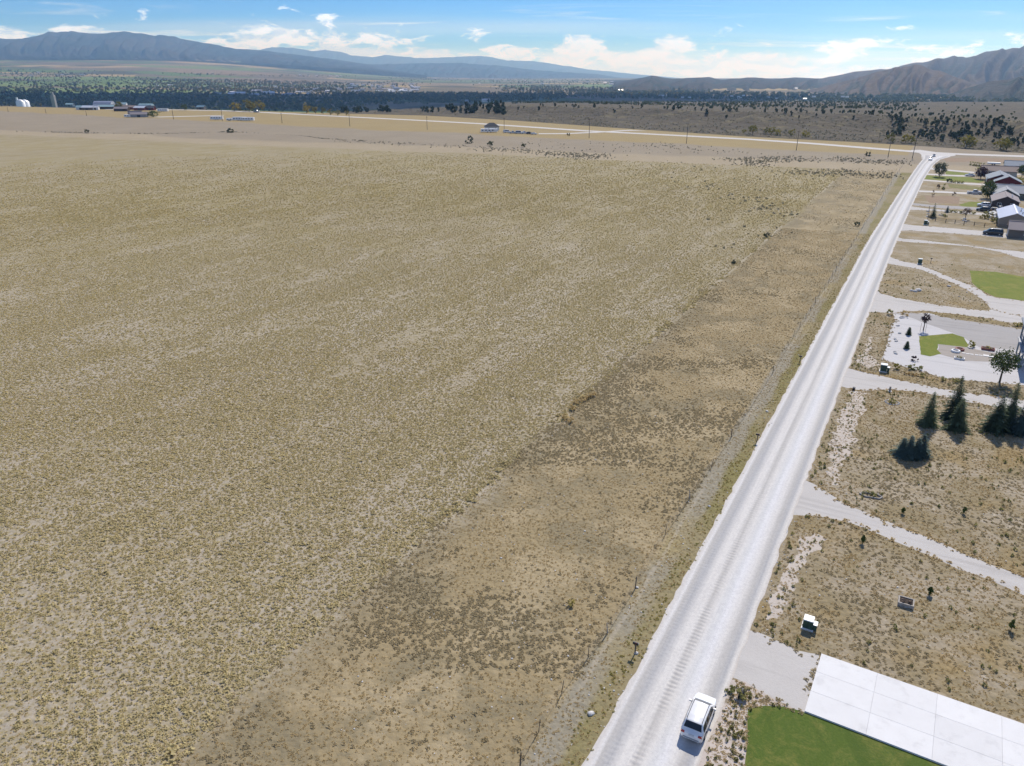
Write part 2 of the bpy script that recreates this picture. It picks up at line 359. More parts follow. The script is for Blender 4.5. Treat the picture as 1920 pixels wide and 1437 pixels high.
def make_hill(name, c0, c1, c2, sc_=0.004, tree=(0.03, 0.04, 0.025), tr=0.6, dots=0.02, gully=0.0):
    m, t, b = mat(name, 0.95, 0, 0.05); P = t.pos()
    n = t.noise(P, sc_, 6, 0.6); c = t.mix(n, c0, c1); c = t.mix(t.step(t.noise(P, sc_ * 3, 4), 0.5, 0.7), c, c2)
    k = t.m('MULTIPLY', t.step(t.noise(P, sc_ * 1.2, 6, 0.65), tr, tr + 0.08), 0.8)
    c = t.mix(k, c, tree)
    d = t.m('MULTIPLY', t.step(t.vor(P, dots).outputs['Distance'], 0.3, 0.2), t.step(t.noise(P, sc_ * 2, 3), 0.42, 0.6))
    c = t.mix(t.m('MULTIPLY', d, 0.7), c, tree)
    if gully: c = t.mix(t.m('MULTIPLY', t.m('MULTIPLY', t.n('ShaderNodeAttribute', attribute_name='gul').outputs['Fac'], gully), t.m('ADD', 0.45, t.noise(P, sc_ * 3, 4)), clamp=True), c, tree)  # gully tone: dark junipers, plus the shadowed spur sides painted into the colour
    t.put(b.inputs['Base Color'], c); bump(t, b, t.noise(P, sc_ * 4, 6, 0.6), 0.6, 0.1 / sc_); return m
make_hill('bluff', (0.082, 0.07, 0.052), (0.13, 0.112, 0.08), (0.165, 0.14, 0.085), 0.02, tr=0.72, dots=0.12)
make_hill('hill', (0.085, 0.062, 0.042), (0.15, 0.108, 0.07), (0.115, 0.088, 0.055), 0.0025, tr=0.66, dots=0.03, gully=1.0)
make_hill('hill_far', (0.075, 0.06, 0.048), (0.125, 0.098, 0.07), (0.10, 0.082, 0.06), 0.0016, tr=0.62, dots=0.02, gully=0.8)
make_hill('hill_dark', (0.045, 0.042, 0.032), (0.085, 0.07, 0.05), (0.07, 0.06, 0.042), 0.003, tr=0.50, dots=0.035, gully=1.0)  # near foothill's cloud shade is put into this colour, along with juniper cover
make_hill('mountain', (0.025, 0.032, 0.035), (0.065, 0.06, 0.052), (0.06, 0.052, 0.045), 0.0006, (0.02, 0.03, 0.025), tr=0.46, dots=0.004)

# ------------------------------------------------------------------ the ground (full circle round the drone, flat terrace up to its edge)
EDGE_U = [-900, -400, 0, 160, 350, 500, 640, 800, 960, 1100, 1200, 1400, 1600, 1750, 1920, 2300, 2900]
EDGE_V = [193, 196, 199.5, 203, 205.5, 209, 213, 217, 226, 236, 243, 256, 266, 275, 287, 308, 330]
def edge_r(u):
    q = G(u, float(np.interp(u, EDGE_U, EDGE_V))); return math.hypot(q.x, q.y)
_eb = []
for u in range(-900, 2901, 20):
    q = G(u, float(np.interp(u, EDGE_U, EDGE_V))); _eb.append((math.atan2(q.x, q.y), math.hypot(q.x, q.y)))
_eb = np.array(_eb)
def edge_at(a): return np.interp(a, _eb[:, 0], _eb[:, 1])
azs = np.concatenate([np.linspace(-math.pi, -0.8, 60), np.linspace(-0.79, 0.79, 260), np.linspace(0.8, math.pi, 60)])
rows = []
for k in np.linspace(0, 1, 90):
    e = edge_at(azs); r = 4 * (e / 4) ** k
    x = r * np.sin(azs); y = r * np.cos(azs); z = np.zeros_like(x)
    # the draw beyond the field: a shallow dip, then a long gentle rise and fall
    q = y + 0.4 * x; z = z - 1.2 * np.exp(-((q - 514) / 11) ** 2) * (k < 0.995) * (k > 0.3) * np.clip((-x - 60) / 80, 0, 1)
    rows.append(np.stack([x, y, z], -1))
ground = link('ground', grid_mesh('ground', np.array(rows)[:, ::1]), MATS['ground']); tag(ground, 'dry rangeland terrace with bunch grass field and house lots', kind='structure')

def loft(name, mat_, us, rowf, sub, noise_amp, nscale, label, seed=0):
    """rowf(u) -> list of (v, d): a surveyed profile outward from the drone; returns the point grid"""
    prof = [np.array([Q(u, v, d) for v, d in rowf(u)]) for u in us]       # cols x ctrl x 3
    prof = np.array(prof); cols, k, _ = prof.shape; out = []
    for j in range(k - 1):
        n = sub[j]
        for i in range(n + (j == k - 2)):
            f = i / n; out.append(prof[:, j] * (1 - f) + prof[:, j + 1] * f)
    A = np.array(out)
    if noise_amp:
        tot = A.shape[0]; w = np.sin(np.linspace(0, math.pi, tot))[:, None] ** 0.7
        A[:, :, 2] += noise_amp * w * fbm(A[:, :, 0] / nscale + seed, A[:, :, 1] / nscale + seed, 5) * 2
    o = link(name, grid_mesh(name, A), mat_); tag(o, label, kind='structure'); return A

# valley floor, well below the terrace; on the left it climbs as a long fan to the foot of the range
def val_v(u, d):
    vf = VH + (CAMH + 60) / d * FPX / 0.852
    vl = np.interp(d, [1500, 2600, 4400, 7000, 10000, 14500, 26000], [250, 202, 174, 150, 126, 105, 98])
    w = np.clip((900 - u) / 650, 0, 1); w = w * w * (3 - 2 * w)
    r = vf * (1 - w) + vl * w if d > 2600 else vf
    return r + (1 - w) * max(0, (d - 14500) / 5500) * 22
VD = [1900, 2600, 3400, 4400, 5600, 7000, 8500, 10000, 12000, 14500, 16500, 20000]
def val_row(u):
    e = edge_r(u); v0 = float(np.interp(u, EDGE_U, EDGE_V))
    q = G(u, v0)
    z1 = -3.0
    rws = [(v0 + 0.02, e * 0.998)]
    r = ray(u, v0)
    # foot of the terrace slope
    for d, z in ((e + 120, -25), (e + 330, -58)):
        k = math.hypot(*ray(u, v0)[:2]); lo, hi = 100.0, 700.0
        for _ in range(40):
            mid = (lo + hi) / 2
            if Q(u, mid, d)[2] > z: lo = mid
            else: hi = mid
        rws.append((mid, d))
    for d in VD: rws.append((float(val_v(u, max(d, e + 700))), max(d, e + 500 + d * 0.05)))
    return rws
us_v = np.linspace(-700, 2700, 300)
VAL = loft('valley_floor', MATS['valley'], us_v, val_row, [4, 4, 3] + [4] * 11, 3.0, 300, 'irrigated valley floor with field strips far below the terrace')
def on_valley(u, v):                          # place on the valley floor seen at that pixel
    ds = np.geomspace(2000, 14000, 80); vs = np.array([val_v(u, d) for d in ds]); i = int(np.argmin(np.abs(vs - v))); d = ds[i]
    return Vector(Q(u, float(vs[i]), d)), d

# the long bluff across the county road with its sloping bench behind
TOP_U = [560, 640, 700, 760, 880, 960, 1040, 1200, 1300, 1400, 1520, 1600, 1700, 1800, 1920, 2300, 2700]
TOP_V = [215, 211, 208, 205.5, 201.5, 198.5, 199, 203.5, 207, 208.5, 211.7, 214, 218.5, 222, 228, 244, 262]
def bluff_row(u):
    v0 = float(np.interp(u, EDGE_U, EDGE_V)); v1 = float(np.interp(u, TOP_U, TOP_V)); e = edge_r(u)
    d1 = e + np.interp(u, [560, 760, 960, 2700], [330, 260, 170, 130])
    g = 5.0 * math.sin(u * 0.021) + 4 * math.sin(u * 0.047 + 1) + 3 * math.sin(u * 0.11)
    f = np.interp(u, [560, 900, 1100], [0.3, 0.6, 1.0])
    f2 = np.interp(u, [680, 960], [0, 1]); sink = lambda v, d: v * f2 + (1 - f2) * (val_v(u, d) + 4)
    return [(v0 + 0.6, e * 0.995), (v0 * 0.86 + v1 * 0.14, e + 30), (v0 * 0.5 + v1 * 0.5, e + 30 + (d1 - e) * 0.42 + g), (v1 + 1.2, d1 - 12 + g), (v1, d1 + 20 + g),
            (v1 - 3.5 * f * f2, d1 + 220), (sink(v1 - (v1 - 191) * 0.62 * f - 1, d1 + 700), d1 + 700), (sink(191, d1 + 1400), d1 + 1400), (sink(194, d1 + 2400), d1 + 2400)]
us_b = np.linspace(560, 2700, 420)
BLF = loft('bluff', MATS['bluff'], us_b, bluff_row, [3, 8, 8, 4, 4, 5, 5, 4], 1.8, 40, 'long brown bluff and sagebrush bench across the county road')
BR = np.cumsum([0, 3, 8, 8, 4, 4, 5, 5, 4])
def on_bluff(u, k):                           # k: profile position 0..8
    j = int(k); f = k - j; r = BR[j] * (1 - f) + BR[min(j + 1, 8)] * f
    c = np.clip((u - 560) / (2700 - 560) * 419, 0, 418); i = int(c); g = c - i; a = int(r); h = r - a; b_ = min(a + 1, BLF.shape[0] - 1)
    q = (BLF[a, i] * (1 - h) + BLF[b_, i] * h) * (1 - g) + (BLF[a, i + 1] * (1 - h) + BLF[b_, i + 1] * h) * g
    return Vector(q)

def range_(name, mat_, ridge, base_v, d_foot, d_ridge, label, gull, seed, step=3.0, nr=46, power=1.1, base_r=None):
    """a mountain range: surveyed skyline, foot line, spurs and gullies running down from the crest, and a back slope"""
    ru = [q[0] for q in ridge]; rv = [q[1] for q in ridge]; us = np.arange(ru[0], ru[-1] + step, step); A = []; gl = []
    bu = [q[0] for q in base_v]; bv = [q[1] for q in base_v]
    pr = np.array([Q(u, float(np.interp(u, ru, rv)), d_ridge) for u in us]); pf = np.array([Q(u, float(np.interp(u, bu, bv)), d_foot) for u in us])
    jit = fbm(us / 14.0 + seed, us * 0 + seed, 5) * 0.05
    pr[:, 2] += jit * (pr[:, 2] - pf[:, 2])
    hgt = pr[:, 2] - pf[:, 2]; span = np.linalg.norm((pr - pf)[:, :2], axis=1).mean()
    for k in range(nr):
        w = k / (nr - 1); f = min(w / 0.72, 1.0)
        q = pf * (1 - f) + pr * f
        q[:, 2] = pf[:, 2] + hgt * f ** power
        if w > 0.72:
            b = (w - 0.72) / 0.28; q = pr.copy(); dirv = pr[:, :2] / np.linalg.norm(pr[:, :2], axis=1)[:, None]
            q[:, :2] += dirv * span * 0.8 * b; q[:, 2] = pr[:, 2] - hgt * 0.9 * b
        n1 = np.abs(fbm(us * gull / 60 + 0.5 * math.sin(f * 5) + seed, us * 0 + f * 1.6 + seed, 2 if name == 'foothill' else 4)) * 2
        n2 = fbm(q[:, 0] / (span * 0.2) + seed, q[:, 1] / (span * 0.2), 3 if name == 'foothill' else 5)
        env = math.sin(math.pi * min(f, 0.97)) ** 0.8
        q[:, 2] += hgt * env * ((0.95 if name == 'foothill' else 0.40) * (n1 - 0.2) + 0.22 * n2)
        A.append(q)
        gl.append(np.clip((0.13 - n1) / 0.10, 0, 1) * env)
    A = np.array(A); A[0, :, 2] -= 60
    o = link(name, grid_mesh(name, A, attrs=dict(gul=np.array(gl))), mat_); tag(o, label, kind='structure'); return A
range_('mountain_range', MATS['mountain'], [(-500, 100), (-300, 85), (-120, 78), (0, 72), (40, 72), (70, 66), (90, 60), (120, 59), (133, 57.5), (160, 62), (200, 63), (232, 58), (260, 62), (290, 67), (300, 65), (330, 70), (370, 78), (410, 84), (440, 91), (480, 93), (520, 98), (560, 103), (600, 108), (640, 113), (690, 121), (740, 130), (800, 141)],
       [(-500, 112), (0, 109), (300, 113), (500, 121), (690, 132), (800, 142)], 12500, 18000, 'broad blue mountain with bare lower slopes above the valley fan', 2.0, 3, 2.0, 60, 1.25)
range_('mountain_range', MATS['mountain'], [(380, 112), (440, 100), (480, 95), (500, 90), (530, 88), (560, 91), (585, 96), (610, 93), (640, 97), (660, 104), (700, 107), (722, 103), (780, 109), (830, 108), (880, 105), (920, 107), (950, 113), (1000, 115), (1050, 122), (1100, 130), (1150, 135), (1200, 140), (1300, 149), (1500, 152)],
       [(380, 125), (700, 135), (1500, 160)], 24000, 30000, 'farthest pale blue range trailing off along the horizon', 3.0, 9, 2.0, 40)
range_('mountain_range', MATS['mountain'], [(430, 118), (480, 111), (560, 113), (640, 119), (700, 121), (780, 119), (860, 118), (940, 124), (1000, 131), (1060, 136), (1120, 139), (1180, 149), (1260, 155)],
       [(430, 135), (640, 146), (860, 151), (1260, 160)], 15000, 19500, 'lower blue wooded ridge in front of the farthest range', 3.0, 14, 2.0, 40)
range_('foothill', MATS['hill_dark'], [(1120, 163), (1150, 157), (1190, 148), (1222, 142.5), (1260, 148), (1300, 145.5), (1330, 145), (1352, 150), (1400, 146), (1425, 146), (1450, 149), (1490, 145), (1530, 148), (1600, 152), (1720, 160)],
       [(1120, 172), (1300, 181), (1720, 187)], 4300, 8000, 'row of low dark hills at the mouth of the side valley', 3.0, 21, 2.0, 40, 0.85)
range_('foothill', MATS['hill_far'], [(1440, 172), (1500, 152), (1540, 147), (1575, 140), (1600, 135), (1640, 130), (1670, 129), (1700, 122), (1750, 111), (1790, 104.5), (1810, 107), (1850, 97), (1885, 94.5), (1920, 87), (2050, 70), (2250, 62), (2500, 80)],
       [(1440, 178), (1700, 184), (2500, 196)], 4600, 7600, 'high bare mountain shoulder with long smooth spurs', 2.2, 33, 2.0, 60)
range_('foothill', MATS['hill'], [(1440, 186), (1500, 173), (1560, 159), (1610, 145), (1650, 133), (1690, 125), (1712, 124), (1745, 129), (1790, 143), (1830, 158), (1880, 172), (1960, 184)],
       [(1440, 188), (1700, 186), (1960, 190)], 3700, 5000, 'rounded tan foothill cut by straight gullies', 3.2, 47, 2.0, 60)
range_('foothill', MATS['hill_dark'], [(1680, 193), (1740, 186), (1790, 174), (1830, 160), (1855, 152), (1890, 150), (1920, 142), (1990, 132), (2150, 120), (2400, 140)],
       [(1680, 196), (1920, 200), (2400, 215)], 2900, 3900, 'near foothill with folds above the bench, cloud shade put into its dark colour', 3.0, 52, 2.0, 50)

# ------------------------------------------------------------------ roads, drives, lawns: sheets over the ground
def sheet(name, px, mat_, z, label, jit=0.25, world=False, kind='structure'):
    p = [Vector((q[0], q[1], 0)) for q in px] if world else [G(*q) for q in px]; out = []
    for i in range(len(p)):
        a, b = p[i], p[(i + 1) % len(p)]; L = (b - a).length; dist = (a.length + b.length) / 2; st = max(0.35, dist * 0.006)
        n = max(1, min(90, int(L / st)))
        for k in range(n):
            q = a.lerp(b, k / n); j = jit * min(1.5, max(0.6, dist / 90))
            q.x += j * 2.4 * float(fbm(q.x * 0.7 + 5, q.y * 0.7, 4)); q.y += j * 2.4 * float(fbm(q.x * 0.7 + 50, q.y * 0.7 + 9, 4)); out.append(q)
    tri = tessellate_polygon([out]); m = bpy.data.meshes.new(name)
    m.from_pydata([(q.x, q.y, z) for q in out], [], [tuple(t) for t in tri]); m.update()
    if m.polygons and m.polygons[0].normal.z < 0: m.flip_normals()
    return tag(link(name, m, MATS[mat_]), label, kind=kind)

def strip_road(name, pts, widths, mat_, z, label, nx=14, jit=0.22):
    """a road as a gridded strip with UVs in metres (across, along)"""
    P = [Vector(q).to_3d() if len(q) == 2 else Vector(q) for q in pts]; seg = [0]
    for a, b in zip(P, P[1:]): seg.append(seg[-1] + (b - a).length)
    n = int(seg[-1] / 1.2); rows = []; uvs = []
    for i in range(n + 1):
        d = seg[-1] * i / n; x = np.interp(d, seg, [q.x for q in P]); y = np.interp(d, seg, [q.y for q in P]); w = np.interp(d, seg, widths)
        d2 = min(d + 6, seg[-1]); d1 = max(d - 6, 0)
        tx = np.interp(d2, seg, [q.x for q in P]) - np.interp(d1, seg, [q.x for q in P]); ty = np.interp(d2, seg, [q.y for q in P]) - np.interp(d1, seg, [q.y for q in P])
        l = math.hypot(tx, ty); nx_, ny_ = ty / l, -tx / l; row = []
        for k in range(nx + 1):
            f = k / nx * 2 - 1; o = f * w / 2
            if k in (0, nx): o += jit * 2.6 * float(fbm(d * 0.9 + k * 77, 3.0, 4))
            crown = 0.10 * (1 - f * f); row.append((x + nx_ * o, y + ny_ * o, z + crown)); uvs.append((f * 3.9, d))
        rows.append(row)
    m = grid_mesh(name, np.array(rows)); uvl = m.uv_layers.new(name='UVMap'); vi = np.zeros(len(m.loops), int); m.loops.foreach_get('vertex_index', vi)
    uvl.data.foreach_set('uv', np.array(uvs)[vi].reshape(-1))
    if m.polygons[0].normal.z < 0: m.flip_normals()
    return tag(link(name, m, MATS[mat_]), label, kind='structure')

mid = lambda a, b: ((G(*a) + G(*b)) / 2)
cl = [W(-10.9, -60), W(-10.9, 20), W(-11.0, 120), W(-10.9, 245), W(-9.9, 320), W(-8.4, 415), W(-6.6, 480), W(-4.6, 515), W(-2.6, 535)]
strip_road('gravel_road', cl, [7.5, 7.5, 7.5, 7.7, 7.2, 6.6, 7.4, 9, 15], 'road_gravel', 0.012, 'straight pale gravel road with washboard ripples beside the field')
cr = [G(*q) for q in [(2500, 330), (2200, 311), (1920, 293.5), (1810, 290), (1740, 286.5), (1640, 279), (1520, 269.3), (1400, 261.3), (1290, 255.5), (1200, 250.8), (1100, 245.8), (1000, 239), (900, 232.3), (800, 226.8), (640, 218.8), (500, 211.5), (420, 208), (350, 206.6), (200, 205.2)]]
strip_road('county_road', cr, [11] * len(cr), 'gravel_white', 0.05, 'white county road running along the foot of the bluff', 6)
sheet('farm_track', [(1010, 250.5), (1060, 250.2), (1120, 247.5), (1180, 244), (1215, 246), (1180, 245.6), (1120, 249.3), (1060, 251.8), (1010, 252)], 'gravel_white', 0.07, 'short white track from the county road to the lone house')
sheet('farm_track', [(330, 218.6), (270, 219.5), (300, 220.3), (335, 219.6), (420, 217), (420, 216.3)], 'gravel_white', 0.07, 'short pale track to the farm sheds on the terrace')
sheet('road_junction', Z4([(640, 132), (760, 128), (900, 150), (1000, 165), (1150, 178), (1150, 192), (1000, 222), (950, 240), (870, 300), (760, 290), (775, 230), (770, 190), (740, 165), (640, 150)]), 'gravel_white', 0.035, 'wide white gravel junction where the road meets the county road', 0.8)

SH = [
 ('driveway', Z7([(330, -30), (400, 0), (480, 40), (570, 95), (700, 175), (930, 270), (1100, 345), (1290, 410), (1500, 510), (1700, 590), (1916, 665), (2300, 800), (2300, 950), (1916, 800), (1700, 700), (1540, 640), (1400, 590), (1180, 490), (1000, 420), (870, 355), (720, 300), (560, 262), (430, 250), (300, 240), (240, 280), (200, 200)]), 'gravel', .004, 'pale gravel driveway between the two dry lots south of the spruces'),
 ('driveway', Z6([(60, 40), (180, 62), (300, 92), (480, 132), (680, 172), (900, 222), (1100, 262), (1300, 300), (1600, 332), (1916, 372), (2500, 430), (2500, 560), (1916, 470), (1800, 460), (1560, 430), (1340, 390), (1150, 350), (960, 310), (800, 285), (620, 275), (420, 270), (300, 280), (200, 265), (90, 240), (0, 300)]), 'gravel', .004, 'smooth gravel driveway passing north of the tall spruces'),
 ('driveway', Z5([(210, 340), (300, 420), (480, 470), (700, 510), (900, 545), (1100, 575), (1300, 600), (1480, 615), (1560, 600), (1916, 680), (2300, 740), (2300, 830), (1916, 760), (1760, 750), (1500, 700), (1200, 660), (850, 620), (600, 622), (420, 645), (200, 630), (100, 640)]), 'gravel', .004, 'wide gravel driveway entering beside the landscaped gravel yard'),
 ('driveway', Z5([(380, 0), (425, 15), (520, 55), (720, 95), (830, 135), (950, 180), (1150, 270), (1310, 330), (1400, 370), (1490, 430), (1600, 470), (1780, 490), (1916, 510), (2300, 560), (2300, 760), (1916, 690), (1700, 650), (1530, 595), (1500, 530), (1420, 470), (1310, 400), (1150, 320), (950, 235), (780, 160), (600, 125), (430, 95), (370, 80)]), 'gravel', .008, 'curving gravel driveway around the dry grass island'),
 ('driveway', Z4([(480, 1105), (560, 1125), (800, 1145), (1200, 1190), (1500, 1230), (1916, 1275), (2200, 1310), (2200, 1420), (1916, 1350), (1800, 1325), (1640, 1270), (1300, 1210), (900, 1180), (640, 1165), (480, 1150)]), 'gravel', .004, 'narrow pale two-track drive south of the dark van'),
 ('driveway', Z4([(540, 955), (680, 975), (900, 990), (1200, 1015), (1450, 1040), (1740, 1060), (1740, 1120), (1440, 1092), (1100, 1065), (800, 1045), (640, 1032), (520, 1035)]), 'gravel', .004, 'grey gravel driveway that the dark van is parked on'),
 ('driveway', Z4([(660, 722), (870, 745), (1000, 750), (1500, 782), (1500, 806), (1000, 785), (860, 770), (655, 745)]), 'gravel_grey', .004, 'thin grey driveway beside the brown house'),
 ('driveway', Z4([(640, 762), (860, 790), (1000, 800), (1300, 825), (1600, 850), (1600, 872), (1280, 850), (1000, 820), (850, 808), (630, 802)]), 'gravel', .008, 'pale drive along the fenced garden of the tan house'),
 ('driveway', Z4([(740, 583), (1000, 592), (1420, 614), (1420, 636), (1100, 614), (740, 601)]), 'gravel_white', .004, 'white drive that the silver pickup is parked on'),
 ('driveway', Z4([(790, 460), (1000, 478), (1220, 495), (1480, 510), (1480, 527), (1220, 511), (1000, 490), (790, 474)]), 'gravel_white', .004, 'white concrete drive of the red house'),
 ('driveway', Z4([(800, 392), (1100, 410), (1320, 416), (1320, 431), (1100, 423), (800, 407)]), 'gravel_white', .006, 'white path between the two green front lawns'),
 ('driveway', Z4([(830, 320), (1040, 347), (1400, 378), (1400, 392), (1040, 361), (830, 345)]), 'gravel_white', .006, 'white drive that the small white car stands on'),
 ('driveway', Z4([(1690, 388), (1916, 400), (2200, 415), (2200, 432), (1916, 412), (1690, 400)]), 'gravel', .004, 'pale back lane behind the red house'),
 ('gravel_pad', Z8([(1140, 100), (1260, 120), (1350, 140), (1500, 205), (1700, 300), (1905, 340), (1765, 930), (1700, 885), (1480, 780), (1330, 700), (1200, 615), (1080, 560), (940, 600), (960, 400), (1060, 250)]), 'gravel', .004, 'gravel parking pad between the road and the concrete slab'),
 ('front_lawn', [(1402, 1331), (1420, 1325), (1437, 1323), (1470, 1325), (1497, 1332), (1514, 1338), (1640, 1385), (1755, 1432), (1830, 1465), (1830, 1560), (1370, 1560), (1390, 1480), (1396, 1437), (1402, 1390)], 'lawn', .006, 'mown dark green lawn beside the white concrete slab'),
 ('gravel_yard', Z5([(440, 650), (850, 645), (1000, 690), (1400, 760), (1750, 800), (1916, 830), (2300, 880), (2300, 1500), (1900, 1450), (1640, 1425), (1260, 1400), (1000, 1370), (800, 1310), (560, 1240), (320, 1160), (350, 1080), (420, 830), (430, 760), (480, 740)]), 'yard_gravel', .002, 'landscaped pale gravel yard with young plants'),
 ('yard_drive', Z5([(430, 640), (620, 640), (850, 660), (1200, 720), (1750, 802), (1916, 832), (2300, 890), (2300, 1100), (1916, 1060), (1640, 1040), (1450, 1035), (1340, 990), (1270, 930), (1120, 868), (760, 735), (600, 680)]), 'gravel_grey', .010, 'grey drive curving through the landscaped yard'),
 ('patio', Z5([(945, 995), (1280, 1030), (1560, 1090), (1640, 1110), (1640, 1200), (1560, 1190), (1240, 1180), (980, 1110), (950, 1060)]), 'patio_gravel', .014, 'brown gravel patio beside the small lawn'),
 ('small_lawn', Z5([(740, 905), (920, 888), (1110, 873), (1240, 915), (1292, 1000), (1280, 1027), (1160, 1015), (950, 993), (940, 1050), (990, 1100), (860, 1130), (755, 1110)]), 'lawn_bright', .018, 'bright green boot-shaped lawn in the gravel yard'),
 ('berm', Z5([(830, 622), (1200, 668), (1500, 713), (1755, 763), (1745, 797), (1500, 745), (1200, 692), (880, 655)]), 'dry_lot', .020, 'narrow dry grass berm between the two gravel drives'),
 ('back_lawn', Z5([(1310, 165), (1600, 180), (1916, 235), (2300, 300), (2300, 560), (1916, 505), (1600, 462), (1490, 415), (1400, 365), (1330, 300)]), 'lawn_bright', .004, 'large yellow-green lawn beyond the curving drive'),
 ('front_lawn', Z4([(1030, 362), (1320, 392), (1330, 414), (1040, 404)]), 'lawn_bright', .004, 'small bright green lawn behind the willow'),
 ('front_lawn', Z4([(815, 412), (1000, 424), (1310, 433), (1470, 480), (1410, 497), (1060, 476), (805, 456)]), 'lawn_bright', .004, 'bright green front lawn of the red house'),
 ('front_lawn', Z4([(1060, 512), (1250, 522), (1460, 550), (1450, 578), (1250, 572), (1080, 552)]), 'lawn_olive', .004, 'thin olive lawn south of the red house'),
 ('front_lawn', Z4([(1180, 748), (1300, 710), (1480, 715), (1480, 768), (1250, 765)]), 'lawn_bright', .004, 'small green lawn in front of the brown house'),
 ('back_lawn', Z4([(1380, 318), (1700, 340), (1916, 370), (1916, 390), (1600, 375), (1400, 345)]), 'lawn_olive', .004, 'olive grass behind the houses'),
 ('bare_plot', Z4([(790, 640), (1200, 652), (1180, 735), (850, 722)]), 'brown_plot', .004, 'bare brown plot beside the thin grey drive'),
 ('bare_plot', Z4([(1000, 225), (1300, 212), (1916, 232), (1916, 275), (1500, 262), (1050, 262)]), 'brown_plot', .004, 'brown field corner by the junction'),
 ('bare_ditch', Z7([(480, 360), (535, 400), (485, 480), (430, 530), (380, 600), (330, 690), (270, 790), (300, 860), (200, 960), (110, 970), (150, 860), (190, 780), (230, 680), (280, 600), (320, 520), (350, 440), (420, 380)]), 'bare_soil', .002, 'pinkish bare scrape along the roadside by the transformer'),
 ('bare_ditch', Z6([(170, 300), (330, 310), (320, 420), (240, 560), (210, 780), (150, 930), (70, 1100), (30, 1200), (-40, 1230), (0, 820), (60, 620), (100, 520), (150, 420)]), 'bare_soil', .002, 'stony white roadside ditch below the spruce lot'),
 ('bare_ditch', Z5([(180, 900), (200, 940), (150, 1120), (290, 1180), (280, 1260), (120, 1260), (60, 1180), (120, 1060)]), 'bare_soil', .003, 'stony patch at the corner of the landscaped yard'),
 ('rubble_strip', Z8([(950, 590), (1050, 580), (1200, 600), (1400, 720), (1700, 870), (1760, 940), (1560, 850), (1400, 835), (1240, 870), (1210, 1000), (1195, 1400), (1180, 1700), (560, 1700), (700, 1320), (820, 1000), (900, 750)]), 'rubble_soil', .005, 'stony weedy strip between the parked car and the lawn'),
]
for nm, px, mt, z, lb in SH: sheet(nm, px, mt, z, lb, 0.10 if 'lawn' in nm else 1.0 if 'ditch' in nm else 0.25)


# ------------------------------------------------------------------ concrete slab, panel by panel
slab = empty('concrete_driveway', W(-1.3, 50.4, 0), kind='structure', label='white concrete driveway slab of jointed panels beside the lawn')
slab.rotation_euler.z = -TH - R(1.7)
m_, t_, b_ = mat('concrete', 0.8, 0, 0.25); P_ = t_.pos()
c_ = t_.mix(t_.noise(P_, 0.55, 6, 0.65, 0.5), (0.66, 0.65, 0.635), (0.77, 0.765, 0.75)); c_ = t_.mix(t_.m('MULTIPLY', t_.step(t_.noise(P_, 0.8, 6, 0.7), 0.52, 0.7), 0.4), c_, (0.52, 0.51, 0.50)); c_ = t_.mix(1, c_, t_.mix(t_.n('ShaderNodeObjectInfo').outputs['Random'], (0.93, 0.93, 0.93), (1, 1, 1)), 'MULTIPLY')
t_.put(b_.inputs['Base Color'], c_); bump(t_, b_, t_.noise(P_, 6, 4), 0.12, 0.02)
pm = None
for i in range(9):
    for j in range(3):
        if pm is None:
            b = MB(); w, d, h, e = 4.482, 2.455, 0.16, 0.008
            b.box((w / 2, d / 2, h / 2 - e / 2), (w, d, h - e)); b.box((w / 2, d / 2, h - e / 2), (w, d, e), top=(1 - 2 * e / w, 1 - 2 * e / d)); pm = b.me('panel')
        link('panel', pm, MATS['concrete'], slab, (i * 4.49, j * 2.462, -0.02 + 0.002 * ((i * 7 + j * 3) % 3)))

# ------------------------------------------------------------------ scatter of uncountable growth (one object each)
def proj(x, y, z=0):
    zz = z - CAMH; dep = y * cp_ - zz * sp_; up = y * sp_ + zz * cp_
    return 960 + FPX * x / dep, 718.5 - FPX * up / dep
def scatter(name, pts, scales, proto, label):
    m = bpy.data.meshes.new(name); pts = np.asarray(pts, float); m.vertices.add(len(pts)); m.vertices.foreach_set('co', pts.reshape(-1))
    a = m.attributes.new('sc', 'FLOAT', 'POINT'); a.data.foreach_set('value', np.asarray(scales, float))
    a = m.attributes.new('rz', 'FLOAT', 'POINT'); a.data.foreach_set('value', rng.random(len(pts)) * 6.283)
    o = link(name, m); ng = bpy.data.node_groups.new(name, 'GeometryNodeTree')
    ng.interface.new_socket('Geometry', in_out='INPUT', socket_type='NodeSocketGeometry'); ng.interface.new_socket('Geometry', in_out='OUTPUT', socket_type='NodeSocketGeometry')
    gi = ng.nodes.new('NodeGroupInput'); go = ng.nodes.new('NodeGroupOutput'); ip = ng.nodes.new('GeometryNodeInstanceOnPoints')
    oi = ng.nodes.new('GeometryNodeObjectInfo'); oi.inputs[0].default_value = proto; oi.inputs['As Instance'].default_value = True
    A = {}
    for k in ('sc', 'rz'):
        A[k] = ng.nodes.new('GeometryNodeInputNamedAttribute'); A[k].data_type = 'FLOAT'; A[k].inputs[0].default_value = k
    cx = ng.nodes.new('ShaderNodeCombineXYZ'); L = ng.links
    L.new(A['rz'].outputs[0], cx.inputs[2]); L.new(gi.outputs[0], ip.inputs['Points']); L.new(oi.outputs['Geometry'], ip.inputs['Instance'])
    L.new(cx.outputs[0], ip.inputs['Rotation']); L.new(A['sc'].outputs[0], ip.inputs['Scale']); L.new(ip.outputs[0], go.inputs[0])
    md = o.modifiers.new('scatter', 'NODES'); md.node_group = ng
    return tag(o, label, kind='stuff')
def proto(name, me, mat_):
    o = bpy.data.objects.new(name, me); me.materials.append(mat_); return o
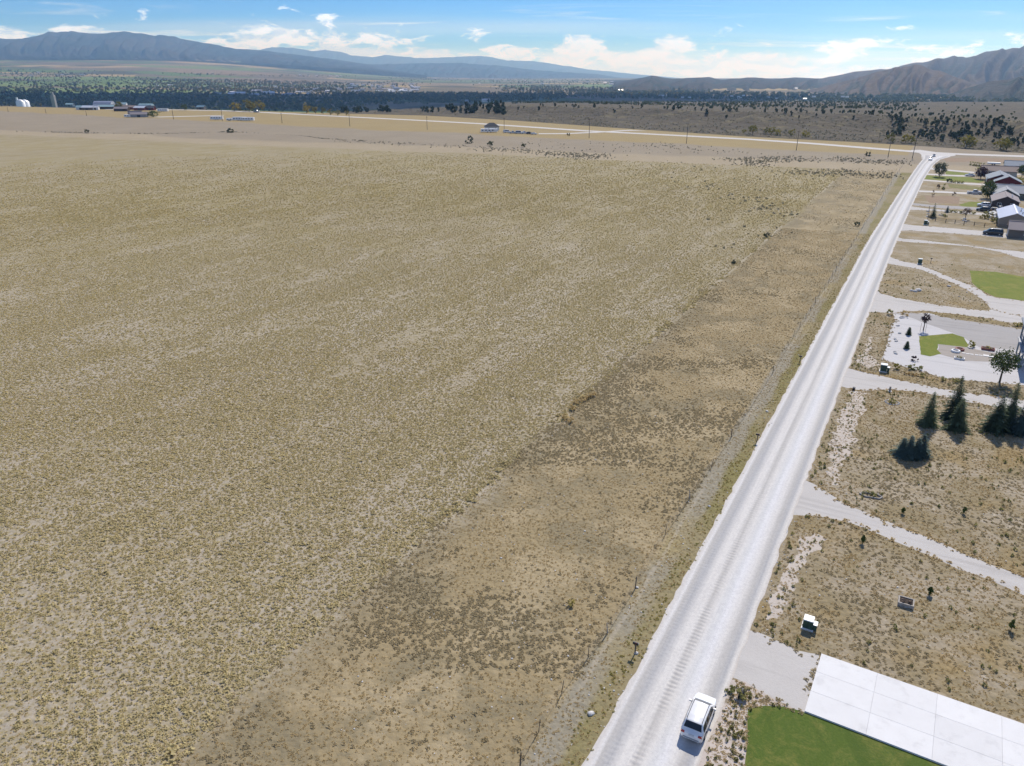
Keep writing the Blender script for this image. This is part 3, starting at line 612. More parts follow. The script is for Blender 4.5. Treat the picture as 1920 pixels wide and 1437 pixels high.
def tuft_mesh(name, n, rad, h, w, lean, seed):
    """a low dome of blades that arch outward from the crown of the clump"""
    r = random.Random(seed); b = MB()
    for i in range(n):
        a = r.random() * 6.283; f = math.sqrt(r.random()); d = rad * 0.5 * f; x, y = d * math.cos(a), d * math.sin(a)
        a2 = a + r.uniform(-0.86, 0.6); hh = h * r.uniform(0.6, 1.1) * (1.1 - 0.35 * f); L = rad * r.uniform(0.5, 1.0) * (0.45 + 0.55 * f)
        c, s_ = math.cos(a2), math.sin(a2); ox, oy = -s_ * w, c * w
        mx, my = x + c * L * .45, y + s_ * L * .45; tx, ty = x + c * L, y + s_ * L
        b.add([(x - ox * .6, y - oy * .6, -0.01), (x + ox * .6, y + oy * .6, -0.01), (mx - ox, my - oy, hh), (mx + ox, my + oy, hh), (tx, ty, hh * r.uniform(.45, .9))], [(0, 1, 3, 2), (2, 3, 4)])
    return b.me(name)
def blob(name, n, rx, rz, leaf, seed, z0=0.0, flat=1.0, up=0.4, shell=0.1):
    """leaf faces spread through an uneven ellipsoid of clumps"""
    r = np.random.default_rng(seed); k = max(10, n // 14); cd = r.normal(size=(k, 3)); cd /= np.linalg.norm(cd, axis=1)[:, None]
    cr = r.uniform(0.35, 1.0, k) ** 0.5; cc = cd * cr[:, None] * 0.72; cs = r.uniform(0.22, 0.42, k)
    i = r.integers(0, k, n); d = r.normal(size=(n, 3)); d /= np.linalg.norm(d, axis=1)[:, None]
    p = cc[i] + d * (cs[i] * r.uniform(shell, 1, n))[:, None]
    p = p * np.array([rx, rx, rz]); p[:, 2] += z0
    nrm = d + r.normal(size=(n, 3)) * 0.7; nrm[:, 2] += up; nrm /= np.linalg.norm(nrm, axis=1)[:, None]
    e = np.cross(nrm, r.normal(size=(n, 3))); e /= np.linalg.norm(e, axis=1)[:, None]; f = np.cross(nrm, e) * flat; L = (leaf * r.uniform(0.6, 1.35, n))[:, None]
    V = np.stack([p - e * L * .5, p + f * L * .45, p + e * L * .6, p - f * L * .45], 1).reshape(-1, 3)
    m = bpy.data.meshes.new(name); m.from_pydata(V.tolist(), [], np.arange(n * 4).reshape(-1, 4).tolist()); m.update(); return m

leafy('bunchgrass', (0.55, 0.46, 0.235), (0.80, 0.69, 0.38), trans=0.5)
leafy('sage_low', (0.40, 0.33, 0.19), (0.60, 0.50, 0.31), trans=0.5)
leafy('dry_grass', (0.50, 0.37, 0.17), (0.72, 0.57, 0.31), trans=0.5)
leafy('weed', (0.20, 0.21, 0.075), (0.44, 0.39, 0.16), trans=0.5)
leafy('green_grass', (0.30, 0.28, 0.08), (0.56, 0.47, 0.18), trans=0.5)
leafy('sagebrush', (0.19, 0.18, 0.13), (0.36, 0.34, 0.25), trans=0.45)
leafy('woodland', (0.055, 0.08, 0.035), (0.18, 0.195, 0.08), trans=0.35)
leafy('autumn_wood', (0.13, 0.13, 0.04), (0.36, 0.28, 0.07), trans=0.35)
leafy('juniper', (0.045, 0.06, 0.035), (0.10, 0.12, 0.065), trans=0.25)
leafy('spruce', (0.06, 0.09, 0.05), (0.18, 0.22, 0.11), trans=0.3)
leafy('spruce_blue', (0.065, 0.10, 0.085), (0.18, 0.25, 0.21), trans=0.3)
leafy('broadleaf', (0.04, 0.07, 0.018), (0.13, 0.155, 0.04), trans=0.3)
leafy('willow', (0.07, 0.085, 0.05), (0.17, 0.18, 0.11), trans=0.3)
leafy('plum_leaf', (0.025, 0.012, 0.018), (0.075, 0.035, 0.05), trans=0.2)
leafy('yellow_leaf', (0.16, 0.15, 0.03), (0.36, 0.30, 0.06), trans=0.35)
leafy('dead_leaf', (0.13, 0.09, 0.06), (0.27, 0.20, 0.15), trans=0.2)
plain('bark', (0.10, 0.08, 0.06), 0.9); plain('stone', (0.55, 0.53, 0.50), 0.9, var=0.3)

polys = [np.array([[G(*q).x, G(*q).y] for q in px]) for nm, px, mt, z, lb in SH if mt not in ('bare_soil', 'rubble_soil', 'dry_lot', 'brown_plot')]
def inside(poly, x, y):
    r = np.zeros(len(x), bool); n = len(poly); j = n - 1
    for i in range(n):
        xi, yi = poly[i]; xj, yj = poly[j]; c = ((yi > y) != (yj > y)) & (x < (xj - xi) * (y - yi) / (yj - yi + 1e-12) + xi); r ^= c; j = i
    return r
def sample(n, r0, r1, a0=-0.86, a1=0.86, dens=None):
    a = rng.uniform(a0, a1, n); r = np.sqrt(rng.uniform(r0 * r0, r1 * r1, n)); x, y = r * np.sin(a), r * np.cos(a)
    return x, y, NX * x + NY * y, TX * x + TY * y, r
def vis(x, y, m=90):
    u, v = proj(x, y); return (u > -m) & (u < 1920 + m) & (v < 1437 + m)
z0 = lambda x: np.zeros(len(x))
tp = [proto('tuft', tuft_mesh('tuft%d' % i, 18, 0.25, 0.17, 0.055, 0, i), MATS['bunchgrass']) for i in range(2)]
lowp = proto('low', tuft_mesh('low', 16, 0.19, 0.085, 0.045, 0, 5), MATS['sage_low'])
dryp = proto('dry', tuft_mesh('dry', 16, 0.22, 0.10, 0.04, 0, 6), MATS['dry_grass'])
weedp = proto('weed', blob('weed', 40, 0.22, 0.2, 0.11, 3, 0.12), MATS['weed'])
grnp = proto('grn', tuft_mesh('grn', 16, 0.22, 0.11, 0.04, 0, 8), MATS['green_grass'])

# the drilled field
gs, gt = np.meshgrid(np.arange(-370, -38, .34), np.arange(-60, 365, .33)); gs = gs.ravel(); gt = gt.ravel()
s2 = gs + rng.normal(0, .10, len(gs)); t = gt + rng.normal(0, .12, len(gs)); x, y = NX * s2 + TX * t, NY * s2 + TY * t; r = np.hypot(x, y)
k = (r < 365) & (r > 30) & (y > 0) & vis(x, y); x, y, r, s2, t = x[k], y[k], r[k], s2[k], t[k]
pa = fbm(s2 / 7, t / 22, 4) + fbm(x / 1.5 + 40, y / 1.5, 3) * .9 + fbm(s2 / 1.1, t / 14, 2) * .5
dens = np.clip(0.88 + 1.5 * pa, 0.14, 1) * np.interp(r, [0, 110, 160, 220, 290, 365], [1, 1, .85, .6, .3, 0.0])
k = (s2 < -41.6 + 2.5 * fbm(x / 9, y / 9, 3)) & (rng.random(len(x)) < dens); x, y, r = x[k], y[k], r[k]
for q, (a, b) in enumerate(((0, 110), (110, 400))):
    k = (r >= a) & (r < b)
    scatter('bunch_grass', np.stack([x[k], y[k], z0(x[k])], 1), rng.uniform(0.36, 0.82, k.sum()) + (rng.random(k.sum()) < .05) * .5, tp[q], ('yellow-tan bunch grass tufts of the near field', 'yellow-tan bunch grass tufts farther out in the field')[q])
x, y, s, t, r = sample(260000, 255, 520, -.8, .5)
k = (s < -41.5) & (y + .4 * x < 470) & vis(x, y) & (rng.random(len(x)) < np.interp(r, [255, 300, 340, 430, 520], [.12, .6, .65, .35, 0]) * np.clip(.7 + 1.8 * fbm(s / 7, t / 22, 4), .1, 1))
scatter('far_bunch_grass', np.stack([x[k], y[k], z0(x[k])], 1), rng.uniform(.8, 1.5, k.sum()), tp[1], 'bunch grass clumps in the far part of the field')
x, y, s, t, r = sample(120000, 170, 460, .1, .55)
k = (s > -41.5) & (s < -18.6) & vis(x, y) & (rng.random(len(x)) < .5 * np.interp(r, [170, 260, 460], [.3, 1, .5]) * np.clip(.5 + 4 * fbm(x / 14, y / 14, 4), .05, 1))
scatter('far_low_sage', np.stack([x[k], y[k], z0(x[k])], 1), rng.uniform(.6, 1.3, k.sum()), lowp, 'low growth on the far part of the fallow strip')
x, y, s, t, r = sample(90000, 33, 135)
k = (s < -40.5) & vis(x, y); scatter('field_stubble', np.stack([x[k], y[k], z0(x[k])], 1), rng.uniform(.22, .5, k.sum()), dryp, 'short stubble and litter between the tufts of the near field')
# rank grass along the field's edge
x, y, s, t, r = sample(260000, 33, 260, -0.86, 0.6)
k = (np.abs(s + 41.8 + 1.5 * fbm(t / 11, t * 0, 3)) < 0.8) & vis(x, y) & (rng.random(len(x)) < 0.25 * np.clip(0.2 + 4 * fbm(t / 7, t * 0 + 3, 3), 0, 1))
scatter('edge_grass', np.stack([x[k], y[k], z0(x[k])], 1), rng.uniform(1.0, 2.0, k.sum()), tp[0], 'taller yellow grass clumps along the edge of the field')
# fallow strip
x, y, s, t, r = sample(520000, 33, 260, -0.86, 0.6)
pa = fbm(x / 11, y / 11, 5) + 0.35 * fbm(x / 2, y / 2, 3)
ed = np.clip((-s - 35.0) / 5.0, 0, 1)
dens = np.clip((pa - 0.03 + 0.04 * ed) * 6, 0, 1) * 0.9 + 0.05
k = (s > -42.6 + 5 * fbm(x / 5, y / 5, 3)) & (s < -18.4) & vis(x, y) & (rng.random(len(x)) < dens * np.interp(r, [0, 120, 200, 260], [1, 0.9, 0.5, 0.0]))
scatter('low_sage', np.stack([x[k], y[k], z0(x[k])], 1), rng.uniform(0.55, 1.25, k.sum()), lowp, 'low grey-brown growth in patches over the fallow strip')
k = (s > -41.0) & (s < -14.9) & vis(x, y) & (rng.random(len(x)) < 0.62 * (pa < 0.08) + 0.3 + 0.3 * (s > -18.4))
scatter('strip_grass', np.stack([x[k], y[k], z0(x[k])], 1), rng.uniform(0.22, 0.62, k.sum()), dryp, 'thin dry grass over the fallow strip and verge')
k = (s > -16.6) & (s < -14.5) & vis(x, y) & (rng.random(len(x)) < 0.5 * np.clip(0.5 + 2.5 * fbm(t / 8, s / 2, 3), 0.1, 1))
scatter('verge_grass', np.stack([x[k], y[k], z0(x[k])], 1), rng.uniform(0.4, 0.8, k.sum()), grnp, 'green grass band along the edge of the gravel road')
# house lots
x, y, s, t, r = sample(520000, 33, 240, 0.12, 0.86)
ok = (s > -6.9) & vis(x, y)
x, y, s, t, r = x[ok], y[ok], s[ok], t[ok], r[ok]
cov = np.zeros(len(x), bool)
for p in polys: cov |= inside(p, x, y)
for nm, px, mt, z, lb in SH:
    if mt == 'bare_soil': cov |= inside(np.array([[G(*q).x, G(*q).y] for q in px]), x, y) & (rng.random(len(x)) < .85)
cov |= (s > -1.6) & (t > 50.0 - 0.03 * s) & (t < 58.0 - 0.03 * s)
x, y, s, t, r = x[~cov], y[~cov], s[~cov], t[~cov], r[~cov]
pa = fbm(x / 8 + 9, y / 8, 5) + 0.4 * fbm(x / 1.8, y / 1.8, 3)
k = rng.random(len(x)) < np.clip(0.5 + 2.6 * pa, 0.05, 1) * np.interp(r, [0, 120, 180, 240], [0.65, 0.55, 0.35, 0.0])
scatter('lot_grass', np.stack([x[k], y[k], z0(x[k])], 1), rng.uniform(0.26, 0.75, k.sum()), dryp, 'golden dry grass over the vacant house lots')
fd = np.interp(r, [0, 110, 170, 235], [1, .9, .45, 0])
k = rng.random(len(x)) < np.clip(0.02 - 1.5 * pa, 0.02, 0.3) * fd
scatter('lot_sage', np.stack([x[k], y[k], z0(x[k])], 1), rng.uniform(0.5, 1.1, k.sum()), lowp, 'low grey-brown growth over the vacant house lots')
k = (rng.random(len(x)) * (1 / np.maximum(fd, 1e-3)) < 0.006 + 0.035 * (fbm(x / 6 + 70, y / 6, 4) > 0.1) + 0.03 * ((s < -5.2) & (fbm(t / 6, t * 0 + 8, 3) > 0.0)))
scatter('lot_weeds', np.stack([x[k], y[k], z0(x[k])], 1), rng.uniform(0.5, 1.3, k.sum()), weedp, 'small green weeds dotted over the lots and road edge')
# rank weeds along driveway edges, in the rubble strip
pts = []
for nm, px, mt, z, lb in SH:
    if nm in ('driveway', 'gravel_pad', 'gravel_yard', 'berm') :
        w = [G(*q) for q in px]
        for a, b in zip(w, w[1:] + w[:1]):
            L = (b - a).length
            for _ in range(int(L * (3.2 if a.length < 170 else 1.0))):
                q = a.lerp(b, random.random()); s_ = NX * q.x + NY * q.y
                if s_ > -6 and a.length < 330 and L < 40: pts.append((q.x + random.gauss(0, .32), q.y + random.gauss(0, .32), 0))
pts = np.array(pts); h = len(pts) // 2
scatter('drive_edge_grass', pts[:h], rng.uniform(0.7, 1.6, h), dryp, 'rank brown grass along the edges of the driveways')
scatter('drive_edge_weeds', pts[h:], rng.uniform(0.5, 1.3, len(pts) - h), lowp, 'grey weeds along the edges of the driveways')
pb = [np.array([[G(*q).x, G(*q).y] for q in px]) for nm, px, mt, z, lb in SH if mt in ('bare_soil', 'rubble_soil')]
x, y, s, t, r = sample(300000, 33, 150, 0.12, 0.86); cb = np.zeros(len(x), bool)
for p in pb: cb |= inside(p, x, y)
cb &= s > -7.0
rub = inside(pb[-1], x, y)
k = cb & (rng.random(len(x)) < np.where(rub, .10, .03))
scatter('rubble_weeds', np.stack([x[k], y[k], z0(x[k])], 1), rng.uniform(0.35, 1.0, k.sum()), weedp, 'green and brown weeds growing through the stony strips')
k = cb & (rng.random(len(x)) < np.where(rub, .16, .10))
scatter('rubble_grass', np.stack([x[k], y[k], z0(x[k])], 1), rng.uniform(0.3, 0.8, k.sum()), dryp, 'dry grass wisps on the stony strips')
def stone_mesh(seed, n=2):
    bm = bmesh.new(); bmesh.ops.create_icosphere(bm, subdivisions=n, radius=1); r = random.Random(seed); o = r.random() * 90
    for v in bm.verts:
        k = 1 + 0.9 * float(fbm(v.co.x * 1.1 + o, v.co.y * 1.1 + v.co.z * 0.9, 3)); v.co = Vector((v.co.x * k, v.co.y * k * 0.8, v.co.z * k * 0.55 + 0.2))
    m = bpy.data.meshes.new('stone'); bm.to_mesh(m); bm.free(); return m
pebp = proto('pebble', stone_mesh(3, 1), MATS['stone'])
x, y, s, t, r = sample(200000, 33, 140, -0.3, 0.86); cov = (s > -1.6) & (t > 49) & (t < 59)
for p in polys: cov |= inside(p, x, y)
k = ~cov & vis(x, y) & ((((s > -18) & (s < -14.3)) & (rng.random(len(x)) < 0.05)) | ((s > -7.4) & (s < -4.5) & (rng.random(len(x)) < 0.10)) | ((s > -4.5) & (rng.random(len(x)) < 0.012)) | ((s > -41) & (s < -18) & (rng.random(len(x)) < 0.02)))
scatter('pebbles', np.stack([x[k], y[k], z0(x[k])], 1), np.abs(rng.normal(0.03, 0.035, k.sum())) + 0.02, pebp, 'pale pebbles along the road edges and lots')

# sagebrush flats beyond the field and along the draw
sgp = proto('sage', blob('sage', 70, 0.75, 0.55, 0.30, 12, 0.35), MATS['sagebrush'])
def in_px(poly, n):
    poly = np.array(poly, float); o = []
    while len(o) < n:
        u = rng.uniform(poly[:, 0].min(), poly[:, 0].max(), n * 3); v = rng.uniform(poly[:, 1].min(), poly[:, 1].max(), n * 3); k = inside(poly, u, v); o += list(zip(u[k], v[k]))
    return o[:n]
pts = []
for poly, n in (([(1010, 284), (1135, 291), (1140, 298), (1080, 297), (1000, 287)], 420), ([(1330, 298), (1480, 294), (1545, 302), (1420, 306)], 420), ([(1560, 294), (1700, 304), (1690, 310), (1560, 302)], 320), ([(1480, 320), (1600, 318), (1690, 330), (1670, 336), (1480, 326)], 420),
                ([(1400, 300), (1440, 303), (1430, 312), (1390, 309)], 130), ([(900, 278), (1010, 283), (1010, 288), (880, 282)], 160), ([(1220, 268), (1265, 271), (1250, 277), (1215, 275)], 60), ([(640, 262), (1000, 281), (1000, 284), (640, 266)], 220),
                ([(960, 262), (1320, 275), (1560, 300), (1000, 282)], 170), ([(1340, 330), (1500, 330), (1490, 460), (1330, 420)], 55), ([(1180, 300), (1500, 310), (1400, 370), (1200, 340)], 60)):
    pts += [tuple(G(u + random.gauss(0, 14), v + random.gauss(0, 1.6))) for u, v in in_px(poly, int(n * .8))]
for c in ((1330, 345, 14), (1410, 375, 18), (1440, 390, 20), (1460, 402, 12), (1375, 368, 8), (1430, 445, 6), (1370, 465, 4)):
    pts += [tuple(G(c[0] + random.gauss(0, 14), c[1] + random.gauss(0, 4))) for _ in range(c[2])]
DRAW = [(-60, 246), (15, 246.6), (95, 248.2), (170, 249.5), (270, 251.3), (330, 250.6), (425, 247.8), (445, 248.2), (520, 252.5), (575, 256), (600, 260), (660, 263), (760, 268.5)]
for i in range(300):
    u = random.choice((random.uniform(-60, 760), random.gauss(130, 30), random.gauss(330, 60), random.gauss(430, 12), random.gauss(600, 40))); v = float(np.interp(u, [q[0] for q in DRAW], [q[1] for q in DRAW])); pts.append(tuple(G(u, v + random.gauss(0, 0.35))))
scatter('sagebrush', np.array(pts), rng.uniform(0.3, 0.95, len(pts)), sgp, 'grey sagebrush in patches and along the draw beyond the field')

# ------------------------------------------------------------------ trees
def spruce(name, h, w, seed, m='spruce', **kw):
    """trunk, whorls of drooping boughs, each bough a spray of needle fans"""
    r = random.Random(seed); root = empty(name, **kw); b = MB(); b.tube((0, 0, -0.05), (0, 0, h * 0.96), 0.022 * h, 0.01, 7); b.build('trunk', MATS['bark'], root)
    b = MB(); nw = int(13 + h * 2.0)
    for i in range(nw):
        f = i / (nw - 1); z = h * (0.04 + 0.92 * f); L = w / 2 * (1 - f) ** 0.9 * r.uniform(0.7, 1.15) + 0.10; nb = max(6, int(15 * (1 - f) + 5)); a0 = r.random() * 6
        for j in range(nb):
            a = a0 + j * 6.283 / nb + r.uniform(-.2, .2); l = L * r.uniform(0.5, 1.28); dr = -0.22 + 0.6 * f
            ca, sa = math.cos(a), math.sin(a); nseg = max(2, int(l / 0.26))
            for k in range(nseg):
                g = (k + 0.6) / nseg; px, pz = l * g, z + l * g * dr - 0.12 * l * g * g
                for sd in (-1, 0, 1):
                    la = a + sd * r.uniform(0.4, 0.8); ll = (0.20 + 0.34 * l * (1.1 - g)) * r.uniform(0.75, 1.2); wv = 0.10 + 0.10 * l
                    bx, by = ca * px, sa * px; ex, ey = bx + math.cos(la) * ll, by + math.sin(la) * ll; nx_, ny_ = -math.sin(la) * wv, math.cos(la) * wv
                    b.add([(bx - nx_ * .5, by - ny_ * .5, pz), (bx + nx_ * .5, by + ny_ * .5, pz + .02), (ex, ey, pz - ll * r.uniform(-0.05, 0.35))], [(0, 1, 2)])
    b.tube((0, 0, h * .93), (0, 0, h * 1.02), .04, .008, 4); b.build('crown', MATS[m], root); return root
def broad(name, h, w, seed, m='broadleaf', n=1400, trunk=0.3, leaf=0.3, shell=0.12, tilt=0.0, **kw):
    r = random.Random(seed); root = empty(name, **kw); b = MB(); tr = 0.022 * h + 0.03
    b.tube((0, 0, -0.05), (0.05 * h * tilt, 0, h * (trunk + .15)), tr, tr * .6, 8)
    for i in range(7):
        a = i * 0.9 + r.random(); b.tube((0.03 * h * tilt, 0, h * r.uniform(trunk * .8, trunk + .12)), (math.cos(a) * w * r.uniform(.2, .36), math.sin(a) * w * r.uniform(.2, .36), h * r.uniform(.55, .88)), tr * .45, tr * .12, 5)
    b.build('trunk', MATS['bark'], root)
    link('crown', blob('crown', n, w * .62, h * (1 - trunk) * .60, leaf, seed, h * (trunk + (1 - trunk) * .48), shell=shell), MATS[m], root); return root
gz = lambda z, *q: [G(*p) for p in z(list(q))]
for (q, h, w, sd, mt, lb) in ((Z6([(950, 625)])[0], 5.3, 3.0, 1, 'spruce', 'dark spruce standing alone at the road end of the spruce row'),
        (Z6([(1200, 560)])[0], 6.9, 3.6, 2, 'spruce', 'tallest dark spruce rising behind a shorter one'), (Z6([(1240, 668)])[0], 4.9, 3.4, 3, 'spruce', 'broad shorter spruce standing before the tallest one'),
        (Z6([(1620, 680)])[0], 5.6, 4.0, 4, 'spruce', 'wide spruce with ragged lower boughs in the row by the drive'), (Z6([(1745, 640)])[0], 7.0, 3.2, 5, 'spruce', 'tall slim spruce behind the wide ragged one'),
        (Z6([(1850, 715)])[0], 4.8, 3.2, 6, 'spruce_blue', 'blue-green spruce at the house end of the spruce row'), (Z6([(2010, 690)])[0], 6.2, 3.6, 16, 'spruce', 'dark spruce beyond the blue-green one in the row')):
    spruce('spruce_tree', h, w, sd, mt, loc=G(*q), rz=sd, label=lb, cat='tree', group='spruces of the dry lot')
for i, (q, h) in enumerate(zip(Z6([(690, 925), (755, 950), (830, 955), (880, 930)]), (2.6, 3.3, 3.0, 3.2))):
    spruce('spruce_tree', h, 2.5, 20 + i, 'spruce_blue', loc=G(*q), rz=i, label='bluish young spruce in the tight clump apart from the tall row', cat='tree', group='clump of four young spruces')
SAPL = 'knee-high young conifer growing alone in dry grass beside the gravel driveway'
for i, q in enumerate(Z7([(800, 440), (1080, 235), (1500, 235), (1262, 795), (1825, 1040)])):
    hh = (1.25, .9, 1.05, 1.1, 1.35)[i]; root = empty('conifer_sapling', G(*q), i, label=SAPL, cat='sapling', group='young conifers in the dry lots'); MB().tube((0, 0, -.03), (0, 0, hh * .9), .03, .01, 6).build('trunk', MATS['bark'], root)
    m = blob('crown', 220, .34, hh * .42, .2, 130 + i, hh * .55)
    for v in m.vertices: k = 1.25 - .75 * max(0, v.co.z / hh); v.co.x *= k; v.co.y *= k
    link('crown', m, MATS['broadleaf'], root)
for i, q in enumerate(Z5([(618, 885), (595, 1040)])):
    spruce('spruce_sapling', 1.5 - .1 * i, 1.0, 40 + i, 'spruce', loc=G(*q), label='small conifer planted in the pale gravel yard', cat='sapling', group='conifers in the gravel yard')
broad('young_tree', 6.2, 4.4, 51, 'broadleaf', 1500, .28, .26, loc=G(*Z5([(1640, 1425)])[0]), label='leafy green shade tree in the gravel yard by the porch', cat='tree')
T = broad('plum_tree', 3.6, 1.9, 52, 'plum_leaf', 500, .42, .2, loc=G(*Z5([(785, 838)])[0]), label='purple-leaved young tree held by stakes in the gravel yard', cat='tree')
for dx in (-.55, .5): MB().tube((dx, .1, -.03), (dx, .1, 1.5), .03).build('stake', plain('stake_wood', (.3, .24, .17)), T)
shr = {}
def shrub(q, rx, rz, m, label, cat='shrub', group=None, name='shrub', n=160, sc_=1.0):
    key = (m, n, round(rz / rx, 1))
    if key not in shr: shr[key] = blob(name, n, 1.0, rz / rx, .34 if n < 130 else .26, len(shr) + 60, rz / rx * .62)
    o = link(name, shr[key], MATS[m], None, q if isinstance(q, Vector) else G(*q), random.random() * 6, rx); return tag(o, label, cat, group)
z5 = lambda x, y: Z5([(x, y)])[0]
z4 = lambda x, y: Z4([(x, y)])[0]
shrub(z5(405, 660), .9, .8, 'weed', 'bushy green shrub at the corner of the gravel yard')
shrub(z5(575, 680), .9, 1.0, 'dry_grass', 'tan feathery ornamental grass clump beside the yard drive', 'plant')
shrub(z5(375, 780), .45, .45, 'weed', 'small dark shrub on the green roadside bank')
shrub(z5(690, 1180), .8, .6, 'plum_leaf', 'low reddish shrub in the pale gravel yard')
shrub(z5(665, 1275), .9, .6, 'weed', 'grey-green shrub at the road end of the twin shrub pair'); shrub(z5(735, 1280), .75, .5, 'weed', 'smaller shrub touching the grey-green one in the yard')
shrub(z5(1320, 1020), .95, .95, 'green_grass', 'round yellow-green bush at the tip of the small lawn')
shrub(z5(1825, 792), .8, .6, 'green_grass', 'yellow shrub in the pale bed at the end of the berm'); shrub(z5(1880, 792), .8, .6, 'weed', 'dark green shrub in the pale bed at the end of the berm')
for i, q in enumerate(Z5([(600, 1330), (690, 1345), (780, 1360), (1010, 1400), (1130, 1415), (1200, 1420)])):
    shrub(q, .75, .45, 'dry_grass' if i < 2 else 'weed', 'low bush in the planted bank above the smooth driveway', group='bushes on the planted bank')
shrub(z5(480, 1270), .8, .7, 'yellow_leaf', 'yellow-flowered bush beside the green transformer')
shrub((1388, 1306), .8, .5, 'weed', 'dark green weeds around the culvert mouth'); shrub((1368, 1300), .6, .4, 'weed', 'green weed clump by the road near the parked car')
shrub((1072, 1135), .55, .45, 'green_grass', 'single yellow-green bunch standing out in the fallow strip', 'plant')
for i, q in enumerate([(1073, 768), (1082, 757), (1092, 752), (1104, 747), (1060, 786), (1070, 792), (1112, 744)]):
    shrub(q, .7, .6, 'dry_grass', 'tall tan grass clump at the break in the field edge', 'plant', 'tall clumps on the field edge')
for i, q in enumerate([(1607, 424), (1436, 446), (1375, 494), (880, 269), (920, 273.5), (982, 276.5), (1066, 255), (432, 249), (163, 249.5), (1628, 293)]):
    shrub(q, (1.3, 1.3, 1.1, 3.6, 3.0, 2.4, 2.0, 4.0, 2.6, 2.2)[i], (1.0, 1.0, .8, 3.6, 2.4, 2.0, 1.6, 2.4, 2.0, 2)[i], 'juniper', ('dark bush standing alone beside the wire fence', 'low dark bush on the edge of the tufted field', 'small dark bush out in the tufted field', 'tall dark bush, larger of the pair below the lone house', 'dark bush, smaller of the pair below the lone house', 'rounded dark bush beside the sagebrush east of the pair', 'small bush between the lone house vehicles and the pole', 'wide dark bush in the middle of the draw', 'dark bush in the draw below the farmyard', 'dark bush on the stubble near the short bare pole')[i])
# trees among the houses
broad('willow_tree', 7.4, 6.2, 71, 'willow', 1500, .12, .42, .1, loc=G(*z4(965, 430)), label='big grey-green willow by the gravel road near the junction', cat='tree')
broad('plum_tree', 5.8, 6.4, 72, 'plum_leaf', 1300, .12, .42, loc=G(*z4(1430, 455)), label='large dark purple tree in front of the red house', cat='tree')
broad('yard_tree', 7.6, 6.2, 73, 'broadleaf', 1400, .08, .42, loc=G(*z4(1500, 672)), label='big dark green tree beside the grey gabled house', cat='tree')
broad('yard_tree', 6.4, 6.2, 74, 'broadleaf', 1000, .12, .42, loc=G(*z4(1890, 440)), label='dark leafy tree behind the red house', cat='tree')
broad('yard_tree', 4, 5, 75, 'green_grass', 800, .15, .38, loc=G(*z4(1840, 535)), label='light green tree at the end of the red gable', cat='tree')
broad('yard_tree', 4.2, 4.2, 76, 'autumn_wood', 700, .15, .36, loc=G(*z4(1895, 615)), label='yellowing tree beside the grey gabled house', cat='tree')
spruce('garden_conifer', 5.0, 2.9, 77, 'spruce', loc=G(*z4(890, 885)), label='green garden conifer at the road corner of the rail fence', cat='tree')
spruce('garden_conifer', 2.2, 1.6, 78, 'spruce_blue', loc=G(*z4(1050, 828)), label='small blue conifer inside the fenced garden', cat='tree')
broad('garden_tree', 4.0, 3.2, 79, 'dead_leaf', 600, .3, .24, .15, loc=G(*z4(1255, 905)), label='reddish-brown half bare tree in the fenced garden', cat='tree')
shrub(z4(1010, 570), 1.5, 1.8, 'weed', 'loose olive bush beside the white drive of the red house'); shrub(z4(945, 560), 1.3, 1.2, 'dead_leaf', 'brown bush near the olive one', )
shrub(z4(1130, 640), 1.0, 1.0, 'dead_leaf', 'grey twiggy bush beside the silver pickup drive'); shrub(z4(892, 650), .8, 1.8, 'dead_leaf', 'thin bare sapling on the lot south of the pickup')
shrub(z4(1075, 495), 1.7, 1.4, 'juniper', 'dark bush at the end of the hedge by the white drive')
for i in range(5): shrub(z4(1115 + i * 28, 497 + i * 2), 1.0, .8, 'weed', 'hedge bush along the edge of the bright green lawn', group='hedge beside the white drive')
for i in range(7): shrub(z4(1310 + i * 24, 300 + i * 3.5), 1.3, 1.6, 'weed', 'tall bush in the hedge north of the purple tree', group='hedge north of the purple tree')
for i, q in enumerate([(1090, 828), (1150, 832), (1200, 838), (1000, 870), (1035, 880), (1340, 850)]): shrub(z4(*q), 1.0, .7, 'weed', 'low plant in the fenced garden beds', group='garden bed plants')
for i, q in enumerate([(1450, 900), (1480, 870), (1560, 930), (1500, 905), (1590, 950), (1540, 880)]): shrub(z4(*q), 1.3, 1.2, ('yellow_leaf', 'weed', 'autumn_wood')[i % 3], 'garden shrub among the clutter before the tan house', group='shrubs before the tan house')

# ------------------------------------------------------------------ houses
HRZ = -TH                                        # local x = across (n), local y = along the road (t)
m_, t_, b_ = mat('glass', 0.08, 0, 0.5); t_.put(b_.inputs['Base Color'], (0.02, 0.025, 0.03))
plain('white_paint', (0.78, 0.78, 0.77), .5); plain('trim', (0.70, 0.69, 0.67), .6); plain('dark_metal', (0.05, 0.05, 0.055), .5, .3)
def siding(name, col):
    m, t, b = mat(name, .75, 0, .25); o = t.n('ShaderNodeTexCoord').outputs['Object']; z = t.sep(o)[2]
    f = t.m('FRACT', t.m('MULTIPLY', z, 5.0)); c = t.mix(t.noise(o, .8, 4), tuple(q * .88 for q in col), tuple(min(1, q * 1.1) for q in col))
    t.put(b.inputs['Base Color'], c); bump(t, b, f, .4, .03); return m
def shingle(name, col):
    m, t, b = mat(name, .85, 0, .2); o = t.n('ShaderNodeTexCoord').outputs['Object']; n = t.noise(o, 4, 5, .7)
    t.put(b.inputs['Base Color'], t.mix(t.m('ADD', t.m('MULTIPLY', n, .7), t.m('MULTIPLY', t.noise(o, .4, 3), .3)), tuple(q * .72 for q in col), tuple(min(1, q * 1.25) for q in col))); bump(t, b, n, .4, .03); return m
